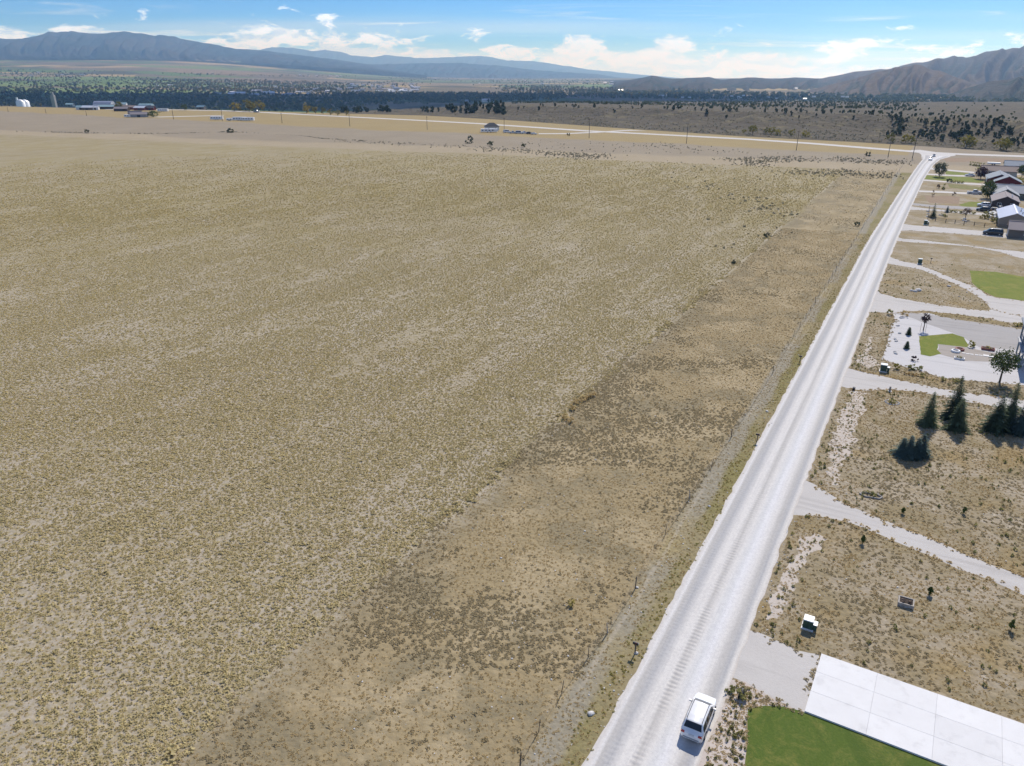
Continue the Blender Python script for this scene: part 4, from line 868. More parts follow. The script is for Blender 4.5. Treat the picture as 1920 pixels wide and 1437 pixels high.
for k, c in dict(tan=(.30, .255, .205), greybrown=(.17, .15, .13), brown=(.075, .052, .045), sage=(.17, .18, .155), red=(.13, .022, .024), blue=(.13, .17, .21), white=(.72, .72, .70), cream=(.5, .46, .38), grey=(.3, .3, .3), barnred=(.17, .04, .035)).items(): siding('wall_' + k, c)
for k, c in dict(mauve=(.30, .26, .255), slate=(.27, .30, .33), grey=(.36, .37, .38), brown=(.30, .235, .20), dark=(.05, .055, .065)).items(): shingle('roof_' + k, c)
m_, t_, b_ = mat('roof_metal', .32, .55, .5); t_.put(b_.inputs['Base Color'], t_.mix(t_.noise(t_.pos(), .5, 3), (.48, .46, .47), (.58, .56, .58)))
plain('roof_white', (.74, .75, .76), .4, .2); plain('roof_green', (.32, .45, .46), .5, .2)

def gable(root, x0, x1, y0, y1, hw, hr, axis, wall, roof, oh=.45, th=.16, ribs=0):
    """a gabled block; axis = direction of the ridge"""
    if axis == 'y': ws = [(x0, y0), (x1, y0), (x1, y1), (x0, y1)]; g0, g1 = ((x0 + x1) / 2, y0), ((x0 + x1) / 2, y1)
    else: ws = [(x0, y0), (x1, y0), (x1, y1), (x0, y1)]; g0, g1 = (x0, (y0 + y1) / 2), (x1, (y0 + y1) / 2)
    b = MB(); v = [(x, y, -.1) for x, y in ws] + [(x, y, hw) for x, y in ws] + [(*g0, hr), (*g1, hr)]
    f = [(0, 1, 5, 4), (1, 2, 6, 5), (2, 3, 7, 6), (3, 0, 4, 7)]
    f += [(4, 5, 8), (6, 7, 9)] if axis == 'y' else [(7, 4, 8), (5, 6, 9)]
    b.add(v, f); b.build('wall', MATS[wall], root)
    half = (x1 - x0) / 2 if axis == 'y' else (y1 - y0) / 2; sl = (hr - hw) / half; b = MB(); mid_ = (x0 + x1) / 2 if axis == 'y' else (y0 + y1) / 2
    for sg in (-1, 1):
        e = half + oh; zl = hr - sl * e
        if axis == 'y': a = [(mid_, y0 - oh, hr + .02), (mid_, y1 + oh, hr + .02), (mid_ + sg * e, y1 + oh, zl + .02), (mid_ + sg * e, y0 - oh, zl + .02)]
        else: a = [(x0 - oh, mid_, hr + .02), (x1 + oh, mid_, hr + .02), (x1 + oh, mid_ + sg * e, zl + .02), (x0 - oh, mid_ + sg * e, zl + .02)]
        b.add(a + [(p[0], p[1], p[2] + th) for p in a], [(0, 1, 2, 3), (7, 6, 5, 4), (0, 4, 5, 1), (1, 5, 6, 2), (2, 6, 7, 3), (3, 7, 4, 0)])
    ro = b.build('roof', MATS[roof], root)
    b = MB()
    if axis == 'y': b.box((mid_, (y0 + y1) / 2, hr + th + .03), (.5, y1 - y0 + 2 * oh, .10))
    else: b.box(((x0 + x1) / 2, mid_, hr + th + .03), (x1 - x0 + 2 * oh, .5, .10))
    b.build('ridge_cap', MATS[roof], ro); return ro
def window(root, x, y, z, w, h, face):             # face: 'x-' 'y-' ...
    fx = face[0] == 'x'; sg = -1 if face[1] == '-' else 1
    o = MB(); d = .10
    for a, c, ww, hh in ((0, h / 2 + .04, w + .16, .09), (0, -h / 2 - .04, w + .16, .09), (-w / 2 - .04, 0, .09, h), (w / 2 + .04, 0, .09, h), (0, 0, .05, h)):
        o.box((x + (0 if fx else a) + (sg * .04 if fx else 0), y + (a if fx else 0) + (0 if fx else sg * .04), z + c), (d if fx else ww, ww if fx else d, hh))
    f = o.build('window', MATS['white_paint'], root)
    MB().box((x + (sg * .02 if fx else 0), y + (0 if fx else sg * .02), z), (.05 if fx else w, w if fx else .05, h)).build('pane', MATS['glass'], f)
def door(root, x, y, w, h, face, m='white_paint', name='door', seg=0):
    fx = face[0] == 'x'; sg = -1 if face[1] == '-' else 1; b = MB(); n = max(1, seg)
    for i in range(n): b.box((x + (sg * .05 if fx else 0), y + (0 if fx else sg * .05), h * (i + .5) / n), (.1 if fx else w, w if fx else .1, h / n - (.03 if seg else 0)))
    d = b.build(name, MATS[m], root)
    if name == 'door': MB().box((x + (sg * .13 if fx else w * .38), y + (w * .38 if fx else sg * .13), h * .47), (.07, .07, .1)).build('handle', MATS['dark_metal'], d)
def house(name, s, t, label, cat='house', **kw): return empty(name, W(s, t), HRZ, label=label, cat=cat, **kw)
def vents(root, pts):
    for x, y, z in pts: MB().box((x, y, z), (.4, .4, .7)).build('roof_vent', MATS['white_paint'], root)

h = house('ranch_house', 20.7, 294, 'tan house with pale metal roof behind the rail-fenced garden')
ro = gable(h, 0, 8.8, 0, 20, 2.6, 4.4, 'y', 'wall_tan', 'roof_metal')
b = MB()
for i in range(26):
    for sg in (-1, 1):
        y = -.3 + i * .82; b.add([(4.4, y - .03, 4.66), (4.4, y + .03, 4.66), (4.4 + sg * 4.8, y + .03, 2.70), (4.4 + sg * 4.8, y - .03, 2.70)], [(0, 1, 2, 3)])
b.build('roof_seam', MATS['roof_metal'], ro)
window(h, 6.5, 0, 1.5, 1.2, 1.1, 'y-'); window(h, 0, 5, 1.5, 1.6, 1.1, 'x-'); window(h, 0, 14, 1.5, 1.6, 1.1, 'x-'); door(h, 0, 9.5, 1, 2.1, 'x-'); vents(h, [(6.3, 5, 4.2), (6.0, 9, 4.3), (6.4, 13, 4.2)])
h = house('garage', 22.5, 274, 'grey-brown garage with eaves toward the drive behind the dark van')
gable(h, 0, 15, 0, 8.2, 2.6, 4.4, 'x', 'wall_greybrown', 'roof_mauve'); window(h, 4.6, 0, 1.5, 1.3, 1.0, 'y-'); window(h, 9.6, 0, 1.5, 1.3, 1.0, 'y-'); door(h, 0, 4, 2.6, 2.2, 'x-', 'white_paint', 'garage_door', 4)
h = house('ranch_house', 20.0, 335, 'dark brown house with mauve shingle roof and gable end')
gable(h, 0, 8.4, 0, 15, 2.5, 4.3, 'y', 'wall_brown', 'roof_mauve'); window(h, 6.3, 0, 1.4, 1.2, 1.0, 'y-'); window(h, 2.2, 0, 1.4, 1.2, 1.0, 'y-'); door(h, 0, 5, 1, 2.1, 'x-'); window(h, 0, 9, 1.5, 1.8, 1.1, 'x-'); vents(h, [(6, 4, 4.0), (6.3, 9, 3.9)])
h = house('ranch_house', 21.0, 354, 'grey-roofed house with sage gable facing the brown house')
gable(h, 0, 8.2, 0, 10, 2.5, 4.6, 'y', 'wall_sage', 'roof_grey'); gable(h, -.6, 11, 8, 19, 2.5, 4.9, 'x', 'wall_sage', 'roof_grey'); window(h, 5.8, 0, 1.4, 1.2, 1.0, 'y-'); window(h, 0, 4, 1.4, 1.4, 1.0, 'x-'); door(h, -.6, 13, 1, 2.1, 'x-')
h = house('ranch_house', 20.0, 396, 'red house with slate roof and white garage door on its gable wing')
gable(h, 2.6, 12.5, 0, 9, 2.7, 5.0, 'y', 'wall_red', 'roof_slate'); gable(h, 0, 10, 8, 25, 2.7, 4.8, 'y', 'wall_red', 'roof_slate'); window(h, 9.2, 0, 1.5, 1.3, 1.1, 'y-'); door(h, 2.6, 4, 4.5, 2.3, 'x-', 'white_paint', 'garage_door', 4)
for y in (12, 16, 21): window(h, 0, y, 1.5, 1.5, 1.2, 'x-')
door(h, 0, 14, 1, 2.1, 'x-')
h = house('ranch_house', 18.5, 442, 'low brown-roofed house behind the purple tree'); gable(h, 0, 15, 0, 9, 2.5, 4.4, 'x', 'wall_cream', 'roof_brown'); window(h, 4, 0, 1.4, 1.3, 1.0, 'y-'); window(h, 11, 0, 1.4, 1.3, 1.0, 'y-'); door(h, 0, 4.5, 1, 2.1, 'x-')
h = house('ranch_house', 29.5, 470, 'blue-grey house with recessed porch near the junction')
gable(h, 0, 17, 0, 10, 2.7, 4.6, 'x', 'wall_blue', 'roof_slate'); MB().box((2.4, -.9, 2.5), (4.4, 1.8, .14)).build('porch_roof', MATS['roof_slate'], h)
for x in (.4, 2.4, 4.4): MB().box((x, -1.6, 1.2), (.16, .16, 2.6)).build('porch_post', MATS['white_paint'], h)
window(h, 2, 0, 1.4, 1.6, 1.1, 'y-'); window(h, 8, 0, 1.4, 1.8, 1.1, 'y-'); window(h, 13, 0, 1.4, 1.4, 1.1, 'y-'); door(h, 5.5, 0, 1, 2.1, 'y-')
# house at the landscaped yard: only its porch corner reaches into view
plain('deck_blue', (.16, .21, .26), .6); plain('deck_board', (.42, .43, .45), .7)
h = house('porch_house', 18.3, 146.3, 'blue-grey two-storey timber porch at the edge of the gravel yard')
gable(h, 3.2, 13, 1.5, 14, 5.4, 7.4, 'x', 'wall_blue', 'roof_slate', .5)
for (x, y) in ((.2, .2), (.2, 4.6), (.2, 9), (3.0, .2)): MB().box((x, y, 3.1), (.24, .24, 6.4)).build('post', MATS['deck_blue'], h)
MB().box((1.6, 4.6, 2.85), (3.5, 9.4, .22)).build('upper_deck', MATS['deck_board'], h); MB().box((1.6, 4.6, 6.4), (3.9, 10, .2)).build('porch_roof', MATS['roof_slate'], h)
for z in (3.4, 3.9): MB().box((.2, 4.6, z), (.08, 8.8, .08)).build('rail', MATS['deck_blue'], h); MB().box((1.6, .2, z), (2.8, .08, .08)).build('rail', MATS['deck_blue'], h)
MB().tube((.2, .2, .1), (1.5, .2, 2.8), .09).build('brace', MATS['trim'], h); MB().tube((.2, 4.6, .1), (1.5, 4.6, 2.8), .09).build('brace', MATS['trim'], h)
dk = empty('low_deck', W(15.0, 147.2), HRZ, label='low grey deck with blue railing beside the porch', cat='deck')
for i in range(10): MB().box((.17 + i * .34, 1.6, .32), (.32, 3.2, .06)).build('plank', MATS['deck_board'], dk)
for (x, y) in ((0, 0), (0, 1.6), (0, 3.2), (1.7, 3.2), (3.3, 3.2), (1.7, 0), (3.3, 0)): MB().box((x, y, .62), (.1, .1, 1.24)).build('post', MATS['deck_blue'], dk)
for z in (.75, 1.18):
    MB().box((1.65, 3.2, z), (3.3, .06, .07)).build('rail', MATS['deck_blue'], dk); MB().box((0, 2.4, z), (.06, 1.5, .07)).build('rail', MATS['deck_blue'], dk); MB().box((1.65, 0, z), (3.3, .06, .07)).build('rail', MATS['deck_blue'], dk)
bn = empty('garden_bench', W(16.8, 149.0, .35), HRZ, label='white slatted bench standing on the low deck', cat='bench')
for i in range(4): MB().box((0, i * .13, .42), (1.4, .11, .04)).build('seat_slat', MATS['white_paint'], bn)
for i in range(3): MB().box((0, .50, .55 + i * .13), (1.4, .04, .1)).build('back_slat', MATS['white_paint'], bn)
for x in (-.6, .6):
    for y in (0, .42): MB().box((x, y, .2), (.06, .06, .44)).build('leg', MATS['white_paint'], bn)

# ------------------------------------------------------------------ vehicles (local x = forward)
def paint(name, col, r=.28): return plain(name, col, r, 0, .02, .5, .5, .6)
paint('paint_white', (.78, .78, .78)); paint('paint_black', (.012, .014, .02)); paint('paint_silver', (.55, .56, .58)); paint('paint_navy', (.05, .07, .11)); paint('paint_grey', (.25, .26, .27))
plain('tyre', (.018, .018, .018), .9); plain('rim', (.5, .5, .52), .35, .8); plain('lamp_red', (.35, .01, .015), .2, coat=.5); plain('lamp_clear', (.7, .72, .74), .15); plain('rail_black', (.03, .03, .03), .5); plain('plate', (.55, .57, .6), .4)
PROF = {  # x, top z, belt z (None: no cabin), half width
 'suv': dict(L=4.65, st=[(0, .70, .64), (.05, .92, .80), (.22, 1.06, .88), (.62, 1.60, .91), (1.2, 1.69, .92), (2.3, 1.69, .92), (2.75, 1.62, .92), (3.55, 1.10, .90), (4.15, .98, .87), (4.5, .84, .78), (4.65, .62, .60)], belt=1.02, cab=(.22, 3.55), wb=(.92, 3.72), r=.36),
 'van': dict(L=5.5, st=[(0, .9, .80), (.05, 1.2, .92), (.25, 1.95, .97), (.8, 2.05, .98), (3.2, 2.05, .98), (3.7, 1.95, .98), (4.55, 1.25, .96), (5.1, 1.08, .92), (5.4, .9, .82), (5.5, .65, .70)], belt=1.15, cab=(.05, 4.55), wb=(1.0, 4.45), r=.36),
 'pickup': dict(L=5.6, st=[(0, .9, .88), (.06, 1.05, .93), (1.85, 1.05, .95), (2.0, 1.10, .95), (2.12, 1.72, .95), (2.6, 1.82, .95), (3.3, 1.80, .95), (4.05, 1.18, .95), (4.8, 1.08, .93), (5.4, 1.0, .88), (5.6, .75, .74)], belt=1.10, cab=(2.0, 4.05), wb=(1.15, 4.55), r=.40),
 'sedan': dict(L=4.6, st=[(0, .62, .66), (.06, .88, .80), (.75, .98, .88), (1.5, 1.42, .89), (2.5, 1.45, .89), (3.3, 1.0, .89), (4.1, .86, .85), (4.45, .74, .75), (4.6, .55, .58)], belt=.95, cab=(.75, 3.3), wb=(.9, 3.65), r=.33)}
def vehicle(kind, paint_, name, loc, heading, label, cat, roof_rails=False, group=None):
    p = PROF[kind]; root = empty(name, loc, heading, label=label, cat=cat, group=group); st = p['st']; belt = p['belt']
    xs = sorted(set([round(q, 3) for q in np.linspace(0, p['L'], 34)] + [q[0] for q in st])); sx = [q[0] for q in st]; A = []
    def prof(x): return float(np.interp(x, sx, [q[1] for q in st])), float(np.interp(x, sx, [q[2] for q in st]))
    def ring(x):
        top, hw = prof(x); arch = max(0, 1 - min(abs(x - w) for w in p['wb']) / (p['r'] + .06)); zb = .22 + .0 * arch
        if x < .12 or x > p['L'] - .12: zb = .34
        if top > belt + .03:
            ins = hw * (1 - .23 * min(1, (top - belt) / .6)); return [(0, zb), (hw * .93, zb), (hw, zb + .18), (hw * 1.005, belt * .72), (hw * .985, belt), (ins, top - .05), (ins * .88, top), (0, top + .025)]
        return [(0, zb), (hw * .93, zb), (hw, zb + .18), (hw * 1.005, top * .72), (hw * .99, top - .07), (hw * .93, top - .015), (hw * .8, top), (0, top + .02)]
    for x in xs: R_ = ring(x); A.append([(x, y, z) for y, z in R_] + [(x, -y, z) for y, z in R_[::-1]])
    A = np.array(A); m = grid_mesh('body', A, True); bm = bmesh.new(); bm.from_mesh(m)
    bm.verts.ensure_lookup_table(); nc = A.shape[1]
    for r0 in (0, len(xs) - 1): bm.faces.new([bm.verts[r0 * nc + i] for i in range(nc)])
    bmesh.ops.recalc_face_normals(bm, faces=bm.faces); bm.to_mesh(m); bm.free(); body = link('body', m, MATS[paint_], root)
    def at(x, f, sgn, off=.012):                     # point on the glasshouse side, f 0 belt .. 1 roof
        top, hw = prof(x); ins = hw * (1 - .23 * min(1, (top - belt) / .6)); y = hw * .985 * (1 - f) + ins * f; z = belt * (1 - f) + (top - .05) * f
        return (x, sgn * (y + off), z + .004)
    c0, c1 = p['cab']; sts = [q[0] for q in st if q[1] > belt + .35]; r0, r1 = min(sts), max(sts)
    segs = {'suv': [(r0 - .15, r0 + .62), (r0 + .70, r0 + 1.42), (r0 + 1.5, r1 + .30)], 'van': [(r0 + .2, r0 + 1.1), (r0 + 1.2, r0 + 2.2), (r0 + 2.35, r1 + .35)], 'pickup': [(r0 + .06, r0 + .5), (r0 + .58, r1 + .3)], 'sedan': [(r0 - .1, r0 + .45), (r0 + .52, r1 + .3)]}[kind]
    for sg in (-1, 1):
        for a, b in segs:
            xa, xb = a, b; fs = [.06, .9]; V = []
            for i in range(7):
                x = xa + (xb - xa) * i / 6; top = prof(x)[0]; V += [at(x, .06, sg), at(x, .9, sg)]
            MB().add(V, [(2 * i, 2 * i + 2, 2 * i + 3, 2 * i + 1) for i in range(6)], True).build('side_window', MATS['glass'], root)
    def cross(x0, x1, nm, w=.84):                     # windscreen and rear glass
        V = []; n = 6
        for i in range(n + 1):
            x = x0 + (x1 - x0) * i / n; top, hw = prof(x); ins = hw * (1 - .23 * min(1, max(0, (top - belt)) / .6)) * w; d = -.012 if x1 > x0 else .012
            V += [(x - .0, -ins, top + .014), (x, 0, top + .036), (x, ins, top + .014)]
        MB().add(V, [q for i in range(n) for q in ((3 * i, 3 * i + 1, 3 * i + 4, 3 * i + 3), (3 * i + 1, 3 * i + 2, 3 * i + 5, 3 * i + 4))], True).build(nm, MATS['glass'], root)
    cross(r1 + .10, c1 - .06, 'windscreen'); cross(c0 + (.06 if kind != 'van' else .05), r0 - .04, 'rear_window')
    wm = MB()
    for i, x in enumerate(p['wb']):
        for sg in (-1, 1):
            y = sg * (prof(x)[1] - .08); wroot = link('wheel', None, None, root, (x, y, p['r']))
            k = MB(); k.tube((0, -.11, 0), (0, .11, 0), p['r'], n=20); k.build('tyre', MATS['tyre'], wroot)
            k = MB(); k.tube((0, sg * .095, 0), (0, sg * .125, 0), p['r'] * .66, p['r'] * .55, n=14); k.build('rim', MATS['rim'], wroot)
    hw0 = prof(.12)[1]; zt = belt * (.86 if kind != 'pickup' else .8)
    for sg in (-1, 1):
        MB().box((.10, sg * hw0 * .82, zt), (.22, hw0 * .36, .15), top=(.7, .9)).build('tail_light', MATS['lamp_red'], root)
        MB().box((p['L'] - .17, sg * prof(p['L'] - .2)[1] * .74, belt * .70), (.24, .34, .14), top=(.6, .8)).build('headlight', MATS['lamp_clear'], root)
        MB().box((c1 - .45, sg * (prof(c1 - .4)[1] + .09), belt + .08), (.12, .2, .14), top=(.7, .9)).build('mirror', MATS[paint_], root)
        if roof_rails:
            k = MB(); yy = sg * .60; zz = 1.735
            for a, b in zip([r0 + .12, r0 + .5, r0 + 1.2, r1 - .05], [r0 + .5, r0 + 1.2, r1 - .05]): k.tube((a, yy, zz), (b, yy, zz), .022, n=6)
            for a in (r0 + .12, r1 - .1): k.box((a, yy, zz - .03), (.14, .05, .07))
            k.build('roof_rail', MATS['rail_black'], root)
    MB().box((.03, 0, .46), (.10, hw0 * 1.5, .10)).build('bumper_strip', MATS['paint_grey'], root); MB().box((-.012 if kind != 'suv' else .02, 0, .78), (.05, .42, .15)).build('licence_plate', MATS['plate'], root)
    MB().box((p['L'] - .03, 0, .52), (.12, 1.0, .14)).build('grille', MATS['rail_black'], root)
    if kind == 'pickup': MB().box((1.0, 0, 1.075), (1.7, 1.5, .05)).build('bed_floor', MATS['rail_black'], root)
    return root
HT = math.pi / 2 - TH                             # heading along +t; -n heading is HT + 90 deg
car = vehicle('suv', 'paint_white', 'parked_suv', W(-8.4, 43.1), HT, 'white SUV with dark roof rails parked at the gravel road edge', 'car', True); car.scale = (.98, .97, .99)
vehicle('van', 'paint_black', 'parked_van', W(21.3, 276.6), HT + math.pi / 2, 'black van parked nose toward the road beside the garage', 'van')
vehicle('pickup', 'paint_silver', 'pickup_truck', W(12.2, 371.2), HT - math.pi / 2, 'silver pickup parked on the white drive', 'pickup')
q = G(*z4(1370, 428)); vehicle('sedan', 'paint_white', 'parked_car', q, HT + math.pi / 2, 'white car parked beside the large purple tree', 'car')
q = G(*z4(1540, 822)); vehicle('suv', 'paint_black', 'parked_suv', q, HT + math.pi / 2, 'black SUV parked in front of the brown house', 'car')
q = G(*z4(1545, 806)); vehicle('pickup', 'paint_navy', 'pickup_truck', q, HT - math.pi / 2, 'dark blue pickup parked along the brown house wall', 'pickup')
q = G(*z4(1545, 770)); vehicle('suv', 'paint_white', 'parked_suv', q, HT + math.pi / 2, 'white-roofed car parked behind the black SUV', 'car')
vehicle('sedan', 'paint_silver', 'moving_car', G(1751, 293.5), HT + math.pi, 'silver car driving at the gravel junction', 'car'); vehicle('pickup', 'paint_white', 'moving_pickup', G(1744.5, 300), HT + math.pi, 'white pickup following the silver car from the junction', 'pickup')
vehicle('pickup', 'paint_grey', 'moving_pickup', G(486, 211.2), R(150), 'grey pickup driving on the far county road', 'pickup').scale = (1.6,) * 3
rv = empty('camper_trailer', W(30.5, 315), HRZ, label='white camper trailer behind the tan metal-roofed house', cat='trailer')
b = MB(); b.prism([(-1.2, 0, .5), (1.2, 0, .5), (1.2, 0, 2.7), (.95, 0, 2.95), (-.95, 0, 2.95), (-1.2, 0, 2.7)], 0, 0, (0, 7.5, 0)); b.build('body', MATS['white_paint'], rv)
for y in (1.5, 4.5): MB().box((-1.21, y, 1.9), (.06, 1.1, .6)).build('side_window', MATS['glass'], rv)
for y in (3.2, 4.0):
    for x in (-1.1, 1.1): MB().tube((x - .1, y, .35), (x + .1, y, .35), .35, n=14).build('wheel', MATS['tyre'], rv)
fb = empty('flatbed_trailer', G(*z4(1530, 296)), HRZ, label='white flatbed trailer standing on grass by the hedge', cat='trailer')
MB().box((1.8, 0, .75), (6.2, 2.2, .25)).build('deck', MATS['white_paint'], fb); MB().box((1.8, 0, 1.15), (6.2, 2.1, .5)).build('load', MATS['roof_white'], fb)
for x in (1.2, 2.3):
    for y in (-1, 1): MB().tube((x, y - .1, .35), (x, y + .1, .35), .35, n=12).build('wheel', MATS['tyre'], fb)
ws = empty('storage_shed', W(38.5, 330), HRZ, label='small red shed with pale roof behind the brown house', cat='shed'); gable(ws, -8, -3.5, 0, 4, 1.9, 2.8, 'x', 'wall_barnred', 'roof_white', .2, .08)

# ------------------------------------------------------------------ poles, fences, mailboxes, boxes
plain('pole_wood', (.085, .068, .055), .9, var=.3, scale=2); plain('post_wood', (.10, .085, .07), .9, var=.3); plain('old_wood', (.36, .33, .29), .9, var=.25); plain('wire', (.22, .21, .20), .6, .5); plain('box_green', (.035, .075, .055), .5); plain('box_lid', (.62, .66, .66), .4)
def pole(u, v, vt, arms, label, lean=0.0):
    q = G(u, v); d = math.hypot(q.x, q.y); lo, hi = 2., 60.
    for _ in range(30):
        h = (lo + hi) / 2; vv = proj(q.x, q.y, h)[1]
        if vv > vt: lo = h
        else: hi = h
    r = .17 if d < 700 else .22; root = empty('utility_pole', q, R(35), label=label, cat='utility pole', group='power line poles')
    MB().tube((0, 0, -.2), (lean, 0, h), r * 1.15, r * .75, 8).build('pole', MATS['pole_wood'], root)
    for k in range(arms):
        z = h - .7 - 1.3 * k; MB().box((lean, 0, z), (.14, 2.6, .16)).build('crossarm', MATS['pole_wood'], root)
        for y in (-1.15, 0, 1.15): MB().tube((lean, y, z + .06), (lean, y, z + .34), .07, .05, 6).build('insulator', MATS['rail_black'], root)
    return root, h
PL = 'wooden utility pole in the line across the golden stubble field'
for u, v, vt in ((15.5, 210, 201), (86.5, 213, 204), (162.5, 217.5, 208), (242.5, 219, 208), (325.5, 224, 202.5), (417.5, 227.5, 206), (529, 231.5, 212), (656, 237.5, 214), (801, 243.5, 218.5), (945.3, 246, 221), (1104.5, 259.5, 223), (1287, 269.5, 231), (1493, 282.5, 245)):
    sl = {417.5: 'utility pole standing beside the white trailer on the stubble', 945.3: 'utility pole between the hip-roofed house and its parked vehicles', 1104.5: 'utility pole by the turn of the white track to the lone house', 1493: 'last single-arm pole of the line before the junction', 242.5: 'utility pole behind the white camper at the grey workshop', 325.5: 'utility pole by the pale track to the farm sheds'}.get(u)
    po, _ = pole(u, v, vt, 1, sl or PL)
    if sl: del po['group']
pr, ph = pole(1710.5, 297, 243, 3, 'tallest dark utility pole with three crossarms at the road junction', 1.1)
MB().tube((.5, .45, ph * .72), (.5, .45, ph * .80), .28, n=10).build('transformer_can', MATS['paint_grey'], pr); del pr['group']
p2, _ = pole(1665, 295, 271, 0, 'bare short utility pole beside the tall three-armed one'); del p2['group']
fe = empty('wire_fence', W(-18.6, 33), 0, label='sagging wire fence of thin posts along the fallow strip', cat='fence')
fp = []
for i, (u, v) in enumerate([(975, 1437), (1010, 1372), (1053, 1300), (1103, 1232), (1139, 1188), (1191, 1104), (1247, 1003), (1293, 936), (1334, 876), (1371, 820), (1449, 700)]): fp.append(G(u, v))
t = 145.
while t < 505: fp.append(W(-18.4 + .003 * (t - 145) + random.uniform(-.15, .15), t)); t += 6.5 if t < 320 else 9
base = fe.location.copy()
for i, q in enumerate(fp):
    r = random.Random(i); wood = i in (4, 7, 9, 10) or i % 5 == 0; hh = r.uniform(1.15, 1.45); lx, ly = r.uniform(-.14, .14), r.uniform(-.14, .14); k = q - base
    MB().tube((k.x, k.y, -.05), (k.x + lx, k.y + ly, hh), .055 if wood else .03, .045 if wood else .028, 6).build('post', MATS['old_wood'] if i in (4, 7) else MATS['post_wood'], fe)
for z in (.35, .65, .95, 1.15):
    b = MB()
    for a, c in zip(fp, fp[1:]):
        a1, c1 = a - base, c - base; m1 = (a1 + c1) / 2; b.tube((a1.x, a1.y, z), (m1.x, m1.y, z - .06), .006, n=3, caps=False); b.tube((m1.x, m1.y, z - .06), (c1.x, c1.y, z), .006, n=3, caps=False)
    b.build('wire', MATS['wire'], fe)
def mailbox(q, label, mt='rail_black'):
    root = empty('mailbox', q, HRZ, label=label, cat='mailbox'); MB().box((0, 0, .52), (.1, .1, 1.1)).build('post', MATS['post_wood'], root)
    b = MB(); b.prism([(-.24, -.1, 1.06), (-.24, .1, 1.06), (-.24, .1, 1.2), (-.24, .05, 1.27), (-.24, -.05, 1.27), (-.24, -.1, 1.2)], 0, 0, (.5, 0, 0)); bx = b.build('box', MATS[mt], root)
    MB().box((.268, 0, 1.16), (.02, .18, .2)).build('door', MATS['paint_grey'], bx); MB().box((.05, -.115, 1.26), (.03, .02, .16)).build('flag', MATS['lamp_red'], bx); MB().box((0, 0, 1.05), (.4, .18, .03)).build('shelf', MATS['post_wood'], root)
mailbox(G(1190.5, 1226), 'black mailbox with a rock at its foot opposite the concrete slab'); mailbox(G(1419, 829), 'black mailbox on the verge across the road from the bare ditch'); mailbox(G(1499.5, 680), 'black mailbox on the verge across the road from the smooth driveway')
rocks = [stone_mesh(100 + i) for i in range(5)]
def rock(q, r_, label, group=None): return tag(link('rock', rocks[random.randrange(5)], MATS['stone'], None, q if isinstance(q, Vector) else G(*q), random.random() * 6, r_), label, 'rock', group)
rock((1192.5, 1225.5), .2, 'pale rock at the foot of the mailbox post'); rock((1108, 1339), .28, 'white boulder on the grey verge by the road'); rock((1330, 950), .2, 'flat white stone on the verge near the fence')
rock((1438, 772), .25, 'small white stone on the green verge'); rock((1194, 1102), .2, 'light stone piled at a fence post')
rock(z5(728, 392), .75, 'big white boulder in the dry grass island'); rock(z5(690, 402), .5, 'grey rock leaning toward the big white boulder'); rock(z5(655, 395), .45, 'outer rock of the heap in the dry grass island'); rock(z5(1075, 345), .45, 'white stone near the curving drive')
for q in [(500, 787), (520, 872), (472, 940), (480, 960), (466, 1080), (475, 1100), (535, 700)]: rock(z5(*q), .36, 'white decorative stone set in the gravel yard', 'white stones of the gravel yard')
for q in [(1275, 372), (1190, 1000 - 580), ]: rock(z5(q[0], q[1] + 40), .2, 'small stone beside the island grass', 'small island stones')
def transformer(q, w, d, h, label, side=True, rz=HRZ):
    root = empty('transformer_box', q, rz, label=label, cat='utility box'); b = MB(); b.box((0, 0, .06), (w * 1.25, d * 1.3, .14)); b.build('pad', MATS['concrete'], root)
    MB().box((0, 0, .13 + h / 2), (w, d, h)).build('cabinet', MATS['box_green'], root); b = MB(); b.box((0, 0, .15 + h), (w * 1.06, d * 1.06, .07), top=(.94, .94)); b.build('lid', MATS['box_lid'], root)
    b = MB(); b.box((0, -d / 2 - .01, .13 + h / 2), (.02, .03, h * .9)); b.build('seam', MATS['rail_black'], root)
    if side: MB().box((w * .72, -d * .1, .13 + h * .32), (w * .38, d * .7, h * .64)).build('pedestal', MATS['box_green'], root); MB().box((w * .72, -d * .1, .15 + h * .66), (w * .42, d * .76, .05)).build('pedestal_lid', MATS['box_lid'], root)
transformer(W(-2.7, 60.9), .85, .85, .85, 'green transformer box with pale lid near the concrete slab'); transformer(G(*z5(335, 1295)), 1.0, 1.0, 1.1, 'green transformer box at the corner of the gravel yard')
transformer(G(*z5(745, 90)), 1.0, .9, 1.2, 'transformer box beside the start of the curving drive', False); transformer(G(*z4(808, 968)), 1.1, 1.0, 1.3, 'transformer box beside the van drive at the fence corner')
mailbox(G(*z5(868, 78)), 'dark mailbox post beyond the transformer at the curving drive')
